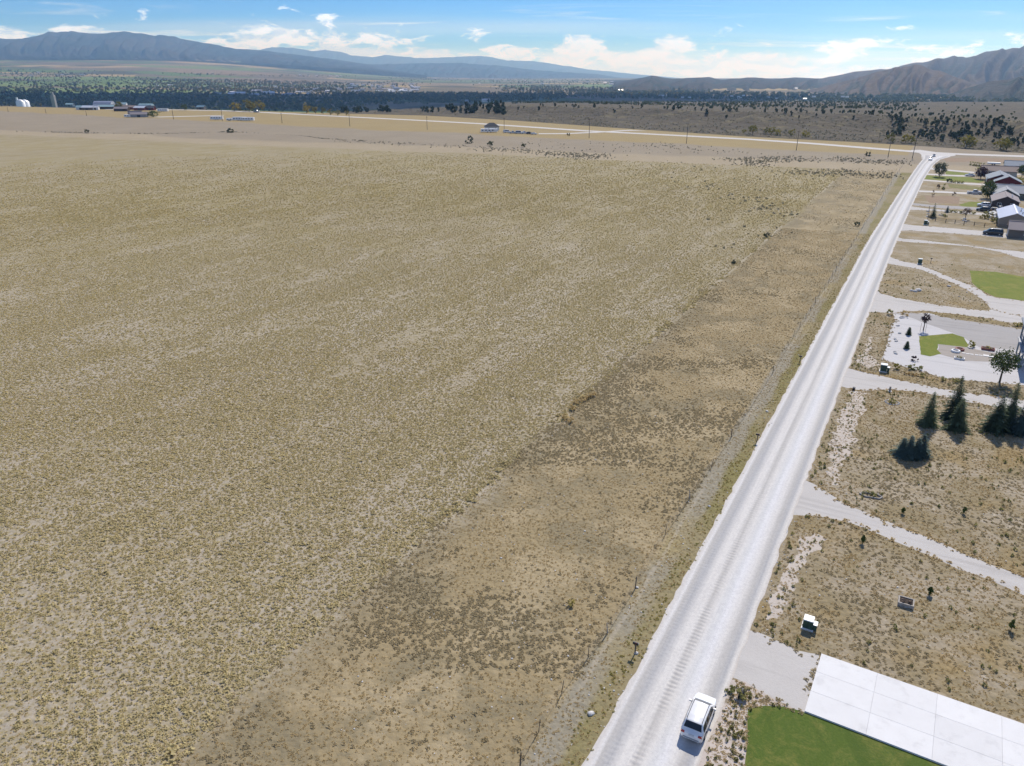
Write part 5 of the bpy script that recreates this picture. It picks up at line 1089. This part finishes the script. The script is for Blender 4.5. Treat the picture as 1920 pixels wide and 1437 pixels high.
# culvert pipes
def culvert(q, r_, rz, label):
    b = MB(); n = 18; V = []
    for x, rr_ in ((-.6, r_), (.35, r_), (.35, r_ * .86), (-.6, r_ * .86)): V += [(x, rr_ * math.cos(6.283 * i / n), rr_ * .9 + rr_ * math.sin(6.283 * i / n) * .95) for i in range(n)]
    b.add(V, [(k * n + i, k * n + (i + 1) % n, (k + 1) * n + (i + 1) % n, (k + 1) * n + i) for k in range(3) for i in range(n)], True); root = empty('culvert_pipe', q, rz, label=label, cat='pipe'); b.build('pipe', MATS['dark_metal'], root)
    MB().tube((-.55, 0, r_ * .9), (-.5, 0, r_ * .9), r_ * .85, n=16).build('dark_mouth', MATS['tyre'], root)
culvert(G(1389, 1306), .2, -TH - math.pi / 2, 'metal culvert mouth among weeds beside the parked white car'); culvert(G(*Z6([(215, 275)])[0]), .2, -TH - math.pi / 2, 'dark culvert mouth at the start of the smooth driveway')
# planters and yard pieces
plain('soil', (.05, .038, .03), .95); plain('brick_red', (.28, .11, .09), .8)
def planter(q, w, d, h, label, wood='old_wood', rz=HRZ, plant='dead_leaf'):
    root = empty('planter_box', q, rz, label=label, cat='planter')
    for sg in (-1, 1): MB().box((0, sg * d / 2, h / 2), (w + .12, .12, h)).build('side_board', MATS[wood], root); MB().box((sg * w / 2, 0, h / 2), (.12, d - .12, h * .98)).build('end_board', MATS[wood], root)
    MB().box((0, 0, h * .4), (w - .1, d - .1, h * .8)).build('soil', MATS['soil'], root); link('plants', blob('plants', 70, w * .45, .3, .18, int(w * 100), h + .05), MATS[plant], root)
planter(G(*Z7([(1098, 858)])[0]), 1.25, 1.1, .4, 'square timber planter with dead plants in the dry lot', 'old_wood'); planter(G(*z5(1510, 1055)), 2.0, .9, .4, 'long red-sided planter on the patio', 'brick_red', plant='weed')
planter(G(*z5(1190, 1160)), 1.5, .7, .3, 'low pale planter of greenery south of the patio', 'trim', plant='weed')
hx = empty('timber_ring', G(*Z7([(857, 112)])[0]), HRZ + .1, label='weathered timber ring bed with weeds in the dry lot', cat='garden bed')
ring = [(-1.25, 0), (-.8, .45), (.7, .5), (1.25, .1), (.9, -.45), (-.7, -.5)]
for a, c in zip(ring, ring[1:] + ring[:1]): MB().tube((*a, .09), (*c, .09), .09, n=7).build('timber', MATS['old_wood'], hx)
link('weeds', blob('weeds', 80, .9, .35, .2, 91, .2), MATS['weed'], hx)
fbd = empty('flower_bed', G(*Z6([(600, 400)])[0]), 0, label='round flower bed ringed with white stones near the smooth driveway', cat='flower bed')
for i in range(14): a = i * 6.283 / 14; link('stone', rocks[i % 5], MATS['stone'], fbd, (math.cos(a) * .95, math.sin(a) * .95, 0), a, .17)
link('flowers', blob('flowers', 160, .85, .55, .2, 92, .35), MATS['weed'], fbd); MB().tube((0, .3, 0), (0, .3, 1.4), .04).build('stake', MATS['post_wood'], fbd)
mk = empty('stone_marker', G(*Z6([(575, 288)])[0]), HRZ, label='small upright tan stone marker beside the smooth driveway', cat='marker'); MB().box((0, 0, .4), (.35, .25, .85), top=(.75, .75)).build('block', MATS['old_wood'], mk); MB().box((0, 0, .03), (.6, .5, .1)).build('foot', MATS['stone'], mk)
for nm, x, y, lb in (('tyre_planter', 1147, 1078, 'whitewall tyre planter on the patio'), ('tyre_planter', 1192, 1058, 'red tyre planter touching the white one on the patio')):
    tr_ = empty(nm, G(*z5(x, y)), 0, label=lb, cat='planter'); b = MB(); b.lathe([(.75, .02), (.8, .2), (.72, .34), (.52, .36), (.46, .2)], 18); b.build('tyre', MATS['white_paint'] if x < 1170 else MATS['brick_red'], tr_); b = MB(); b.lathe([(.5, .22), (.01, .25)], 18); b.build('soil', MATS['soil'], tr_)
ss = [(1240, 1093), (1285, 1102), (1330, 1108), (1385, 1115), (1430, 1120)]
for q in ss: tag(MB().box((0, 0, .02), (.55, .42, .06)).build('stepping_stone', MATS['concrete'], loc=G(*z5(*q)) + Vector((0, 0, .012)), rz=HRZ), 'white stepping stone in the line from the tyre planters to the deck', 'paving stone', 'stepping stones across the patio')
tag(MB().box((0, 0, .03), (1.6, .9, .08)).build('deck_step', MATS['concrete'], loc=G(*z5(1515, 1127)) + Vector((0, 0, .012)), rz=HRZ), 'wide white slab at the foot of the low deck', 'paving stone')
# rail fence round the garden of the tan house
rf = empty('rail_fence', G(*z4(830, 905)), 0, label='dark rail fence around the garden beside the van drive', cat='fence'); base = rf.location.copy()
line = [G(*z4(*q)) - base for q in [(850, 800), (845, 850), (835, 905), (920, 925), (1035, 945), (1140, 955), (1240, 970), (1355, 980), (1470, 993), (1600, 1003), (1735, 1015)]]
for q in line: MB().box((q.x, q.y, .62), (.15, .15, 1.35), rz=.5).build('post', MATS['post_wood'], rf)
for a, c in zip(line, line[1:]):
    for z in (.45, .85, 1.2): MB().tube((a.x, a.y, z), (c.x, c.y, z), .055, n=6).build('rail', MATS['post_wood'], rf)
for i, q in enumerate([(970, 862), (1000, 868), (1240, 925), (1250, 905), (1265, 935), (835, 820), (838, 850), (832, 880)]): rock(z4(*q), .55, 'pale rock edging a bed in the fenced garden', 'rocks in the fenced garden')
for i, q in enumerate([(1540, 850), (1560, 865), (1590, 858), (1530, 890), (1600, 900), (1575, 840)]):
    k = empty('garden_crate', G(*z4(*q)), random.random(), label='white crate among the garden clutter before the tan house', cat='crate', group='white clutter before the tan house')
    for a in range(4): MB().box((math.cos(a * 1.571) * .5, math.sin(a * 1.571) * .5, .35), (.06 if a % 2 == 0 else 1.0, 1.0 if a % 2 == 0 else .06, .7)).build('side_panel', MATS['white_paint'], k)
    MB().box((0, 0, .72), (1.1, 1.1, .05)).build('lid', MATS['white_paint'], k)

# ------------------------------------------------------------------ farms on the terrace and the far town
def barn(q, w, d, hw, hr, wall, roof, label, rz=0.0, cat='barn', name='farm_building', group=None, axis='x'):
    root = empty(name, q, rz, label=label, cat=cat, group=group); gable(root, -w / 2, w / 2, -d / 2, d / 2, hw, hr, axis, wall, roof, .5, .2)
    door(root, 0, -d / 2, min(3.2, w * .3), hw * .8, 'y-', 'dark_metal', 'barn_door'); return root
def quonset(q, w, L, label, m='roof_metal', rz=0.0):
    root = empty('quonset_hut', q, rz, label=label, cat='barn'); n = 12; b = MB(); V = [(x, -math.cos(math.pi * i / n) * w / 2, math.sin(math.pi * i / n) * w * .48) for x in (-L / 2, L / 2) for i in range(n + 1)]
    b.add(V, [(i, i + 1, n + 2 + i, n + 1 + i) for i in range(n)] , True); b.add(V, [tuple(range(n + 1)), tuple(range(2 * n + 1, n, -1))]); b.build('shell', MATS[m], root); MB().box((-L / 2 - .05, 0, w * .15), (.1, w * .35, w * .3)).build('door', MATS['dark_metal'], root)
for u, v, w, d, wl, rf_, lb in ((153, 206, 11, 7, 'wall_white', 'roof_green', 'pale green-roofed shed at the west end of the farmyard'), (167, 206.3, 15, 9, 'wall_greybrown', 'roof_white', 'dark shed with bright white roof in the farmyard'), (180, 206.3, 8, 6, 'wall_white', 'roof_white', 'small white shed beside the white-roofed dark one'),
        (201, 204.8, 20, 10, 'wall_brown', 'roof_green', 'long open shed with pale green roof'), (229, 208.7, 17, 8, 'wall_brown', 'roof_mauve', 'brown farmhouse with grey roof by the yellow tree'), (242, 205.7, 18, 9, 'wall_barnred', 'roof_brown', 'dark red barn behind the brown farmhouse'),
        (265, 207, 16, 9, 'wall_barnred', 'roof_white', 'dark red barn with bright white roof'), (283, 207, 12, 5, 'wall_barnred', 'roof_brown', 'low red shed east of the white-roofed barn'), (230, 199.7, 12, 8, 'wall_white', 'roof_green', 'blue-green roofed shed behind the red barns'),
        (262, 220, 17, 8, 'wall_grey', 'roof_mauve', 'grey workshop standing apart on the stubble field'), (254, 217.8, 14, 5, 'wall_greybrown', 'roof_mauve', 'flat open shed behind the grey workshop'), (378, 205.4, 10, 6, 'wall_greybrown', 'roof_green', 'small green-roofed shed by the county road')):
    barn(G(u, v), w, d, 3.2, 5.4, wl, rf_, lb, random.uniform(-.25, .25))
quonset(G(196, 200.3), 16, 26, 'big pale quonset hut behind the farmyard'); quonset(G(275, 203.6), 13, 18, 'light blue quonset hut east of the red barns', 'roof_green')
broad('autumn_tree', 11, 9, 81, 'yellow_leaf', 500, .15, 1.0, loc=G(224, 206.5), label='golden autumn tree standing among the farm sheds', cat='tree'); broad('farm_tree', 7, 14, 82, 'broadleaf', 500, .1, 1.0, loc=G(288, 219.5), label='dark tree clump beside the grey workshop', cat='tree'); broad('farm_tree', 9, 8, 83, 'broadleaf', 400, .1, 1.0, loc=G(347, 207.5), label='rounded tree beside the county road near the farmyard', cat='tree')
def trailer_home(q, L, label, rz=0.0, w=3.4, h=3.6, m='white_paint', name='trailer', group=None):
    root = empty(name, q, rz, label=label, cat='trailer', group=group); b = MB(); b.prism([(-L / 2, -w / 2, .6), (-L / 2, w / 2, .6), (-L / 2, w / 2, h - .2), (-L / 2, w / 2 - .3, h), (-L / 2, -w / 2 + .3, h), (-L / 2, -w / 2, h - .2)], 0, 0, (L, 0, 0)); b.build('body', MATS[m], root)
    for i in range(max(2, int(L / 3))): MB().box((-L / 2 + 1.6 + i * 2.8, -w / 2 - .03, h * .62), (1.3, .06, .7)).build('side_window', MATS['glass'], root)
    for x in (-L * .1, L * .1): MB().tube((x, -w / 2 + .1, .45), (x, -w / 2 + .4, .45), .45, n=12).build('wheel', MATS['tyre'], root)
    return root
trailer_home(G(407, 225.2), 13, 'white trailer parked by a pole on the stubble field'); trailer_home(G(431, 226.8), 6, 'short white camper between the two longer trailers', h=2.6); trailer_home(G(450, 226.5), 14, 'west half of the long white trailer row on the stubble'); trailer_home(G(466, 227), 12, 'east half of the long white trailer row on the stubble')
trailer_home(G(241, 220.3), 8, 'white camper next to the grey workshop', h=3); trailer_home(G(306, 209.7), 13, 'pale green-white mobile home east of the barns')
hip = empty('farm_house', G(922, 244.5), .1, label='lone house with dark hipped roof beside the county road', cat='house')
MB().box((0, 0, 1.5), (12, 9, 3.2)).build('wall', MATS['wall_white'], hip); b = MB(); b.add([(-6.8, -5.2, 3.1), (6.8, -5.2, 3.1), (6.8, 5.2, 3.1), (-6.8, 5.2, 3.1), (-2.0, 0, 6.2), (2.0, 0, 6.2)], [(0, 1, 5, 4), (1, 2, 5), (2, 3, 4, 5), (3, 0, 4), (3, 2, 1, 0)]); b.build('roof', MATS['roof_dark'], hip); window(hip, -3, -4.5, 1.7, 1.6, 1.1, 'y-'); window(hip, 3, -4.5, 1.7, 1.6, 1.1, 'y-'); door(hip, 0, -4.5, 1, 2.1, 'y-')
trailer_home(G(917, 248.6), 14, 'long white trailer parked before the hip-roofed house', h=3.0, rz=.05)
for i, (u, v, kd, pt, lb) in enumerate(((944, 249.3, 'van', 'paint_white', 'white van at the house end of the row of vehicles'), (954, 250.5, 'pickup', 'paint_silver', 'silver pickup second in the row by the lone house'), (966, 250.8, 'van', 'paint_silver', 'silver van in the middle of the vehicle row'), (976, 251.3, 'pickup', 'paint_white', 'white pickup in the vehicle row beyond the silver van'), (987, 252, 'suv', 'paint_black', 'black car near the track end of the vehicle row'), (995, 252.6, 'sedan', 'paint_white', 'white car at the track end of the vehicle row'))):
    vehicle(kd, pt, 'parked_' + kd, G(u, v), random.uniform(-.3, .5), lb, 'car', group='vehicles by the lone house').scale = (1.15,) * 3
# grain bins below the terrace edge
def silo(q, r_, h, label, leg=False):
    root = empty('grain_silo', q, 0, label=label, cat='silo'); b = MB(); b.lathe([(r_, -25), (r_, h), (r_ * .25, h + r_ * .5), (.01, h + r_ * .55)], 20); b.build('bin', MATS['roof_white'], root)
    if leg: MB().box((-r_ * .7, 0, h * .7 - 8), (2.2, 2.2, h * 1.6 + 22)).build('elevator_leg', MATS['roof_white'], root); MB().tube((-r_ * .7, 0, h * 1.48), (r_ * .9, 0, h + 1), .5, n=6).build('spout', MATS['roof_white'], root)
def hang(u, v, d): return Vector(Q(u, v, d))
silo(hang(40, 199, 1500), 6.5, 6.5, 'white grain silo with a tall elevator leg', True); silo(hang(48, 199, 1512), 6.5, 6.5, 'white grain silo touching the one with the elevator leg')
ct = empty('grain_elevator', hang(103, 199.5, 1650), 0, label='slim pale grain elevator tower east of the silos', cat='tower'); MB().box((0, 0, 2), (6, 6, 34)).build('tower', MATS['wall_grey'], ct); MB().box((0, 0, 21), (3.2, 3.2, 5)).build('head_house', MATS['wall_grey'], ct)
barn(hang(132, 200, 1800), 14, 9, 4, 6, 'wall_blue', 'roof_green', 'small blue-green roofed building below the silos')
# town: small gabled buildings, too far to show their parts
tm = []
for wall in ('wall_white', 'wall_cream', 'wall_grey', 'wall_blue'):
    for roof in ('roof_white', 'roof_slate', 'roof_metal'):
        b = MB(); b.add([(-1, -.6, -.3), (1, -.6, -.3), (1, .6, -.3), (-1, .6, -.3), (-1, -.6, .5), (1, -.6, .5), (1, .6, .5), (-1, .6, .5), (-1, 0, .85), (1, 0, .85)], [(0, 1, 5, 4), (1, 2, 6, 5), (2, 3, 7, 6), (3, 0, 4, 7), (4, 7, 8), (5, 9, 6)])
        nwall = len(b.f); b.add([(-1.05, -.7, .46), (1.05, -.7, .46), (1.05, 0, .9), (-1.05, 0, .9), (1.05, .7, .46), (-1.05, .7, .46)], [(0, 1, 2, 3), (3, 2, 4, 5)]); m = b.me('town_building'); m.materials.append(MATS[wall]); m.materials.append(MATS[roof])
        for f in m.polygons: f.material_index = 0 if f.index < nwall else 1
        tm.append(m)
def town(u, v, k, label, group):
    q, d = on_valley(u, v); return tag(link('town_building', random.choice(tm), None, None, q, random.uniform(-.5, .5), (k * random.uniform(.8, 1.3), k, k * .8)), label, 'building', group)
for n, (u0, u1), (v0, v1), k, lb, gp in ((38, (480, 645), (163, 180), 13, 'small pale building among trees in the west part of the town', 'west town buildings'), (52, (645, 785), (159, 174), 15, 'white building of the town centre beyond the dark trees', 'town centre buildings'), (16, (395, 520), (172, 184), 12, 'low building beside the dark wood below the town', 'buildings below the town'),
        (9, (40, 170), (136, 144), 13, 'farm building out on the far left plain', 'buildings on the far plain'), (8, (270, 460), (150, 166), 10, 'scattered building west of the town', 'buildings west of the town'), (10, (860, 1160), (146, 164), 14, 'scattered farm building on the green valley floor', 'valley farm buildings'), (6, (560, 640), (142, 146), 14, 'far white building beside a tree belt', 'far buildings by the tree belt')):
    for i in range(n): town(random.uniform(u0, u1), random.uniform(v0, v1), k * random.uniform(.6, 1.25), lb, gp)
for u, v, k, lb in ((1163, 171, 14, 'long white building at the foot of the low hills'), (815, 149, 22, 'pair-leading white hall on the far green plain'), (450, 178, 22, 'wide pale blue-roofed hall in the dark wood'), (436, 178.5, 16, 'green-roofed hall beside the pale blue one'), (505, 177, 20, 'pale green hall east of the pale blue one'), (911, 191, 17, 'white building among trees at the edge of the bench'), (872, 191, 12, 'small white roof among trees left of the bench'), (155, 143, 20, 'white farmstead roof on the left plain'), (760, 173, 18, 'long white shed below the town centre'), (1240, 183, 14, 'white building on the bench near the low hills')):
    town(u, v, k, lb, None)
for i, (u, v) in enumerate([(1280, 183), (1293, 183), (1372, 181), (1385, 182), (1394, 180), (1388, 184), (1440, 183), (1456, 185.3), (1492, 167), (1509, 186.5), (1526, 182), (1588, 182.5), (1580, 182)]):
    d = 3300 if u < 1480 else 2700; q = Vector(Q(u, v, d)); tag(link('hillside_house', random.choice(tm[:3]), None, None, q, random.uniform(-.6, .6), (5.5, 4.5, 4)), 'white-roofed house at the foot of the bare hills', 'house', 'houses below the hills')

# ------------------------------------------------------------------ far woods and bluff trees
wp = [proto('wood%d' % i, blob('wood%d' % i, 60, .55, .55, .42, 200 + i, .5, shell=.2), MATS[m]) for i, m in enumerate(('woodland', 'autumn_wood', 'woodland'))]
V0, V1, V2 = [], [], []
for poly, n, w in (([(-120, 172), (100, 158), (300, 164), (500, 172), (700, 176), (920, 184), (940, 192), (700, 196), (600, 208), (420, 208), (250, 200), (-120, 201)], 3600, (.9, .1)), ([(280, 150), (430, 150), (640, 156), (640, 172), (480, 174), (300, 166)], 2000, (.45, .55)), ([(640, 156), (760, 152), (800, 160), (640, 172)], 160, (.8, .2)), ([(640, 174), (960, 176), (1100, 180), (960, 190), (640, 186)], 1900, (.9, .1)),
                   ([(0, 130), (180, 134), (180, 146), (0, 150)], 260, (.9, .1)), ([(180, 140), (330, 150), (280, 160), (0, 160), (0, 152)], 320, (.8, .2)), ([(940, 160), (1300, 168), (1300, 184), (960, 176)], 1300, (.6, .4)), ([(700, 144), (1150, 150), (1150, 160), (760, 152)], 420, (.9, .1)), ([(330, 138), (640, 144), (640, 146), (330, 140)], 130, (1, 0)), ([(1100, 170), (1640, 178), (1950, 184), (1950, 196), (1640, 192), (1100, 184)], 2100, (.95, .05))):
    for u, v in in_px(poly, n):
        q, d = on_valley(u, v + .1); (V0 if random.random() < w[0] else V1).append((q.x + random.gauss(0, d * .012), q.y + random.gauss(0, d * .02), q.z))
scatter('valley_woods', np.array(V0), rng.uniform(5, 13, len(V0)), wp[0], 'dark river woods and windbreaks across the valley around the town')
scatter('autumn_woods', np.array(V1), rng.uniform(5, 12, len(V1)), wp[1], 'yellowing trees mixed among the dark valley woods')
for _ in range(2600):
    u = random.uniform(960, 1720); k = random.uniform(5.3, 7.8) if u > 1100 else random.uniform(5.8, 7.8); V2.append(tuple(on_bluff(u, k)))
for _ in range(220):
    V2.append(tuple(on_bluff(random.uniform(1250, 2050), random.uniform(4.3, 6.5))))
scatter('bench_woods', np.array(V2), rng.uniform(1.4, 3.8, len(V2)), wp[2], 'dark juniper woods and brush over the bench behind the bluff')
fs = [tuple(on_bluff(random.uniform(980, 2050), random.uniform(.2, 1.5))) for _ in range(900)] + [tuple(on_bluff(random.uniform(700, 2050), random.uniform(1.2, 3.6))) for _ in range(1500)]
scatter('slope_brush', np.array(fs), rng.uniform(.5, 1.4, len(fs)), sgp, 'grey brush scattered over the face and foot of the bluff')
jm = [blob('juniper%d' % i, 150, .5, .62, .26, 300 + i, .55, shell=.25) for i in range(4)]
def juniper(q, h, label, group): tag(link('juniper_tree', random.choice(jm), MATS['juniper'], None, q, random.random() * 6, (h * random.uniform(.8, 1.1), h, h)), label, 'tree', group)
for i in range(150):
    u = random.choice((random.gauss(1765, 30), random.uniform(1730, 1960), random.gauss(1850, 50), random.gauss(1682, 8))); k = random.uniform(1.1, 3.0) if u > 1720 else random.uniform(1.3, 3.1); juniper(on_bluff(u, k), random.uniform(2.0, 4.4), 'dark juniper in the thicket on the bluff face east of the junction pole', 'junipers of the bluff thicket')
for i in range(55): juniper(on_bluff(random.uniform(960, 1720), random.uniform(2.4, 4.0)), random.uniform(2.2, 4.6), 'lone juniper dotted along the bluff rim', 'junipers along the bluff rim')
for i in range(80): u = random.choice((random.uniform(790, 900), random.uniform(640, 735), random.uniform(905, 945))); juniper(on_bluff(u, random.uniform(1.6, 3.0)), random.uniform(4.5, 8.5), 'juniper in the dark belt on the low west end of the bluff', 'junipers of the west bluff belt')
for u, v, h in ((1670, 267.5, 7), (1697, 268, 6.5), (1709, 269, 6), (1811, 277, 9), (1818, 277.5, 8), (1875, 281, 9), (1886, 282.5, 8), (1411, 252.5, 8), (1438, 251.5, 6), (1446, 252, 6.5), (1458, 254, 5.5), (1484, 255.5, 6), (1510, 257, 6), (1395, 251, 4)):
    q = G(u, v + 1.0); broad('cottonwood', h, h * 1.05, int(u), 'yellow_leaf', 260, .12, h * .11, loc=q, label='yellow-green cottonwood at the foot of the bluff', cat='tree', group='cottonwoods below the bluff')
for u, v, h in ((440, 209, 12), (450, 208, 9), (468, 209.5, 16), (487, 210, 14), (575, 213, 13), (592, 214, 9), (606, 215, 8), (620, 216, 8), (634, 217, 7), (650, 216.5, 6)):
    broad('autumn_tree', h, h * 1.0, int(u) + 5, 'autumn_wood', 220, .12, h * .12, loc=G(u, v), label='yellowing tree along the far side of the county road', cat='tree', group='autumn trees beyond the county road')

# ------------------------------------------------------------------ clouds overhead (their shade lies on the valley) and the air
def cloud(x, y, z, rx, ry, rz_, seed, label):
    bm = bmesh.new(); bmesh.ops.create_icosphere(bm, subdivisions=5, radius=1)
    for v in bm.verts:
        c = v.co; k = 1 + 0.9 * float(fbm(c.x * 2.1 + seed, c.y * 2.1 + c.z * 1.7, 5)); flat = .35 if c.z < 0 else 1
        v.co = Vector((c.x * k * rx, c.y * k * ry, c.z * k * rz_ * flat))
    m = bpy.data.meshes.new('cloud'); bm.to_mesh(m); bm.free(); o = link('cloud', m, MATS['cloud'], None, (x, y, z)); tag(o, label, kind='structure')
m_, t_, b_ = mat('cloud', 1, 0, 0); t_.put(b_.inputs['Base Color'], (.93, .93, .94))
CZ = 3200; cxs = CZ / math.tan(SUN_EL); ox, oy = math.sin(SUN_AZ) * cxs, math.cos(SUN_AZ) * cxs
cloud(-800 + ox, 3300 + oy, CZ, 1900, 800, 260, 3, 'flat white cloud drifting high over the river woods')
hb = MB(); hb.box((0, 12000, 200), (90000, 90000, 1800)); hz = hb.build('haze', None)
m = bpy.data.materials.new('haze'); m.use_nodes = True; m.node_tree.nodes.clear(); t = NT(m.node_tree)
pv = t.n('ShaderNodeVolumePrincipled'); pv.inputs['Color'].default_value = (.31, .59, 1.0, 1); pv.inputs['Absorption Color'].default_value = (1, 1, 1, 1); pv.inputs['Density'].default_value = 6.0e-5; pv.inputs['Anisotropy'].default_value = 0.3
o = t.n('ShaderNodeOutputMaterial'); t.L.new(pv.outputs[0], o.inputs['Volume']); hz.data.materials.append(m); tag(hz, 'thin blue air between the drone and the far ranges', kind='stuff')
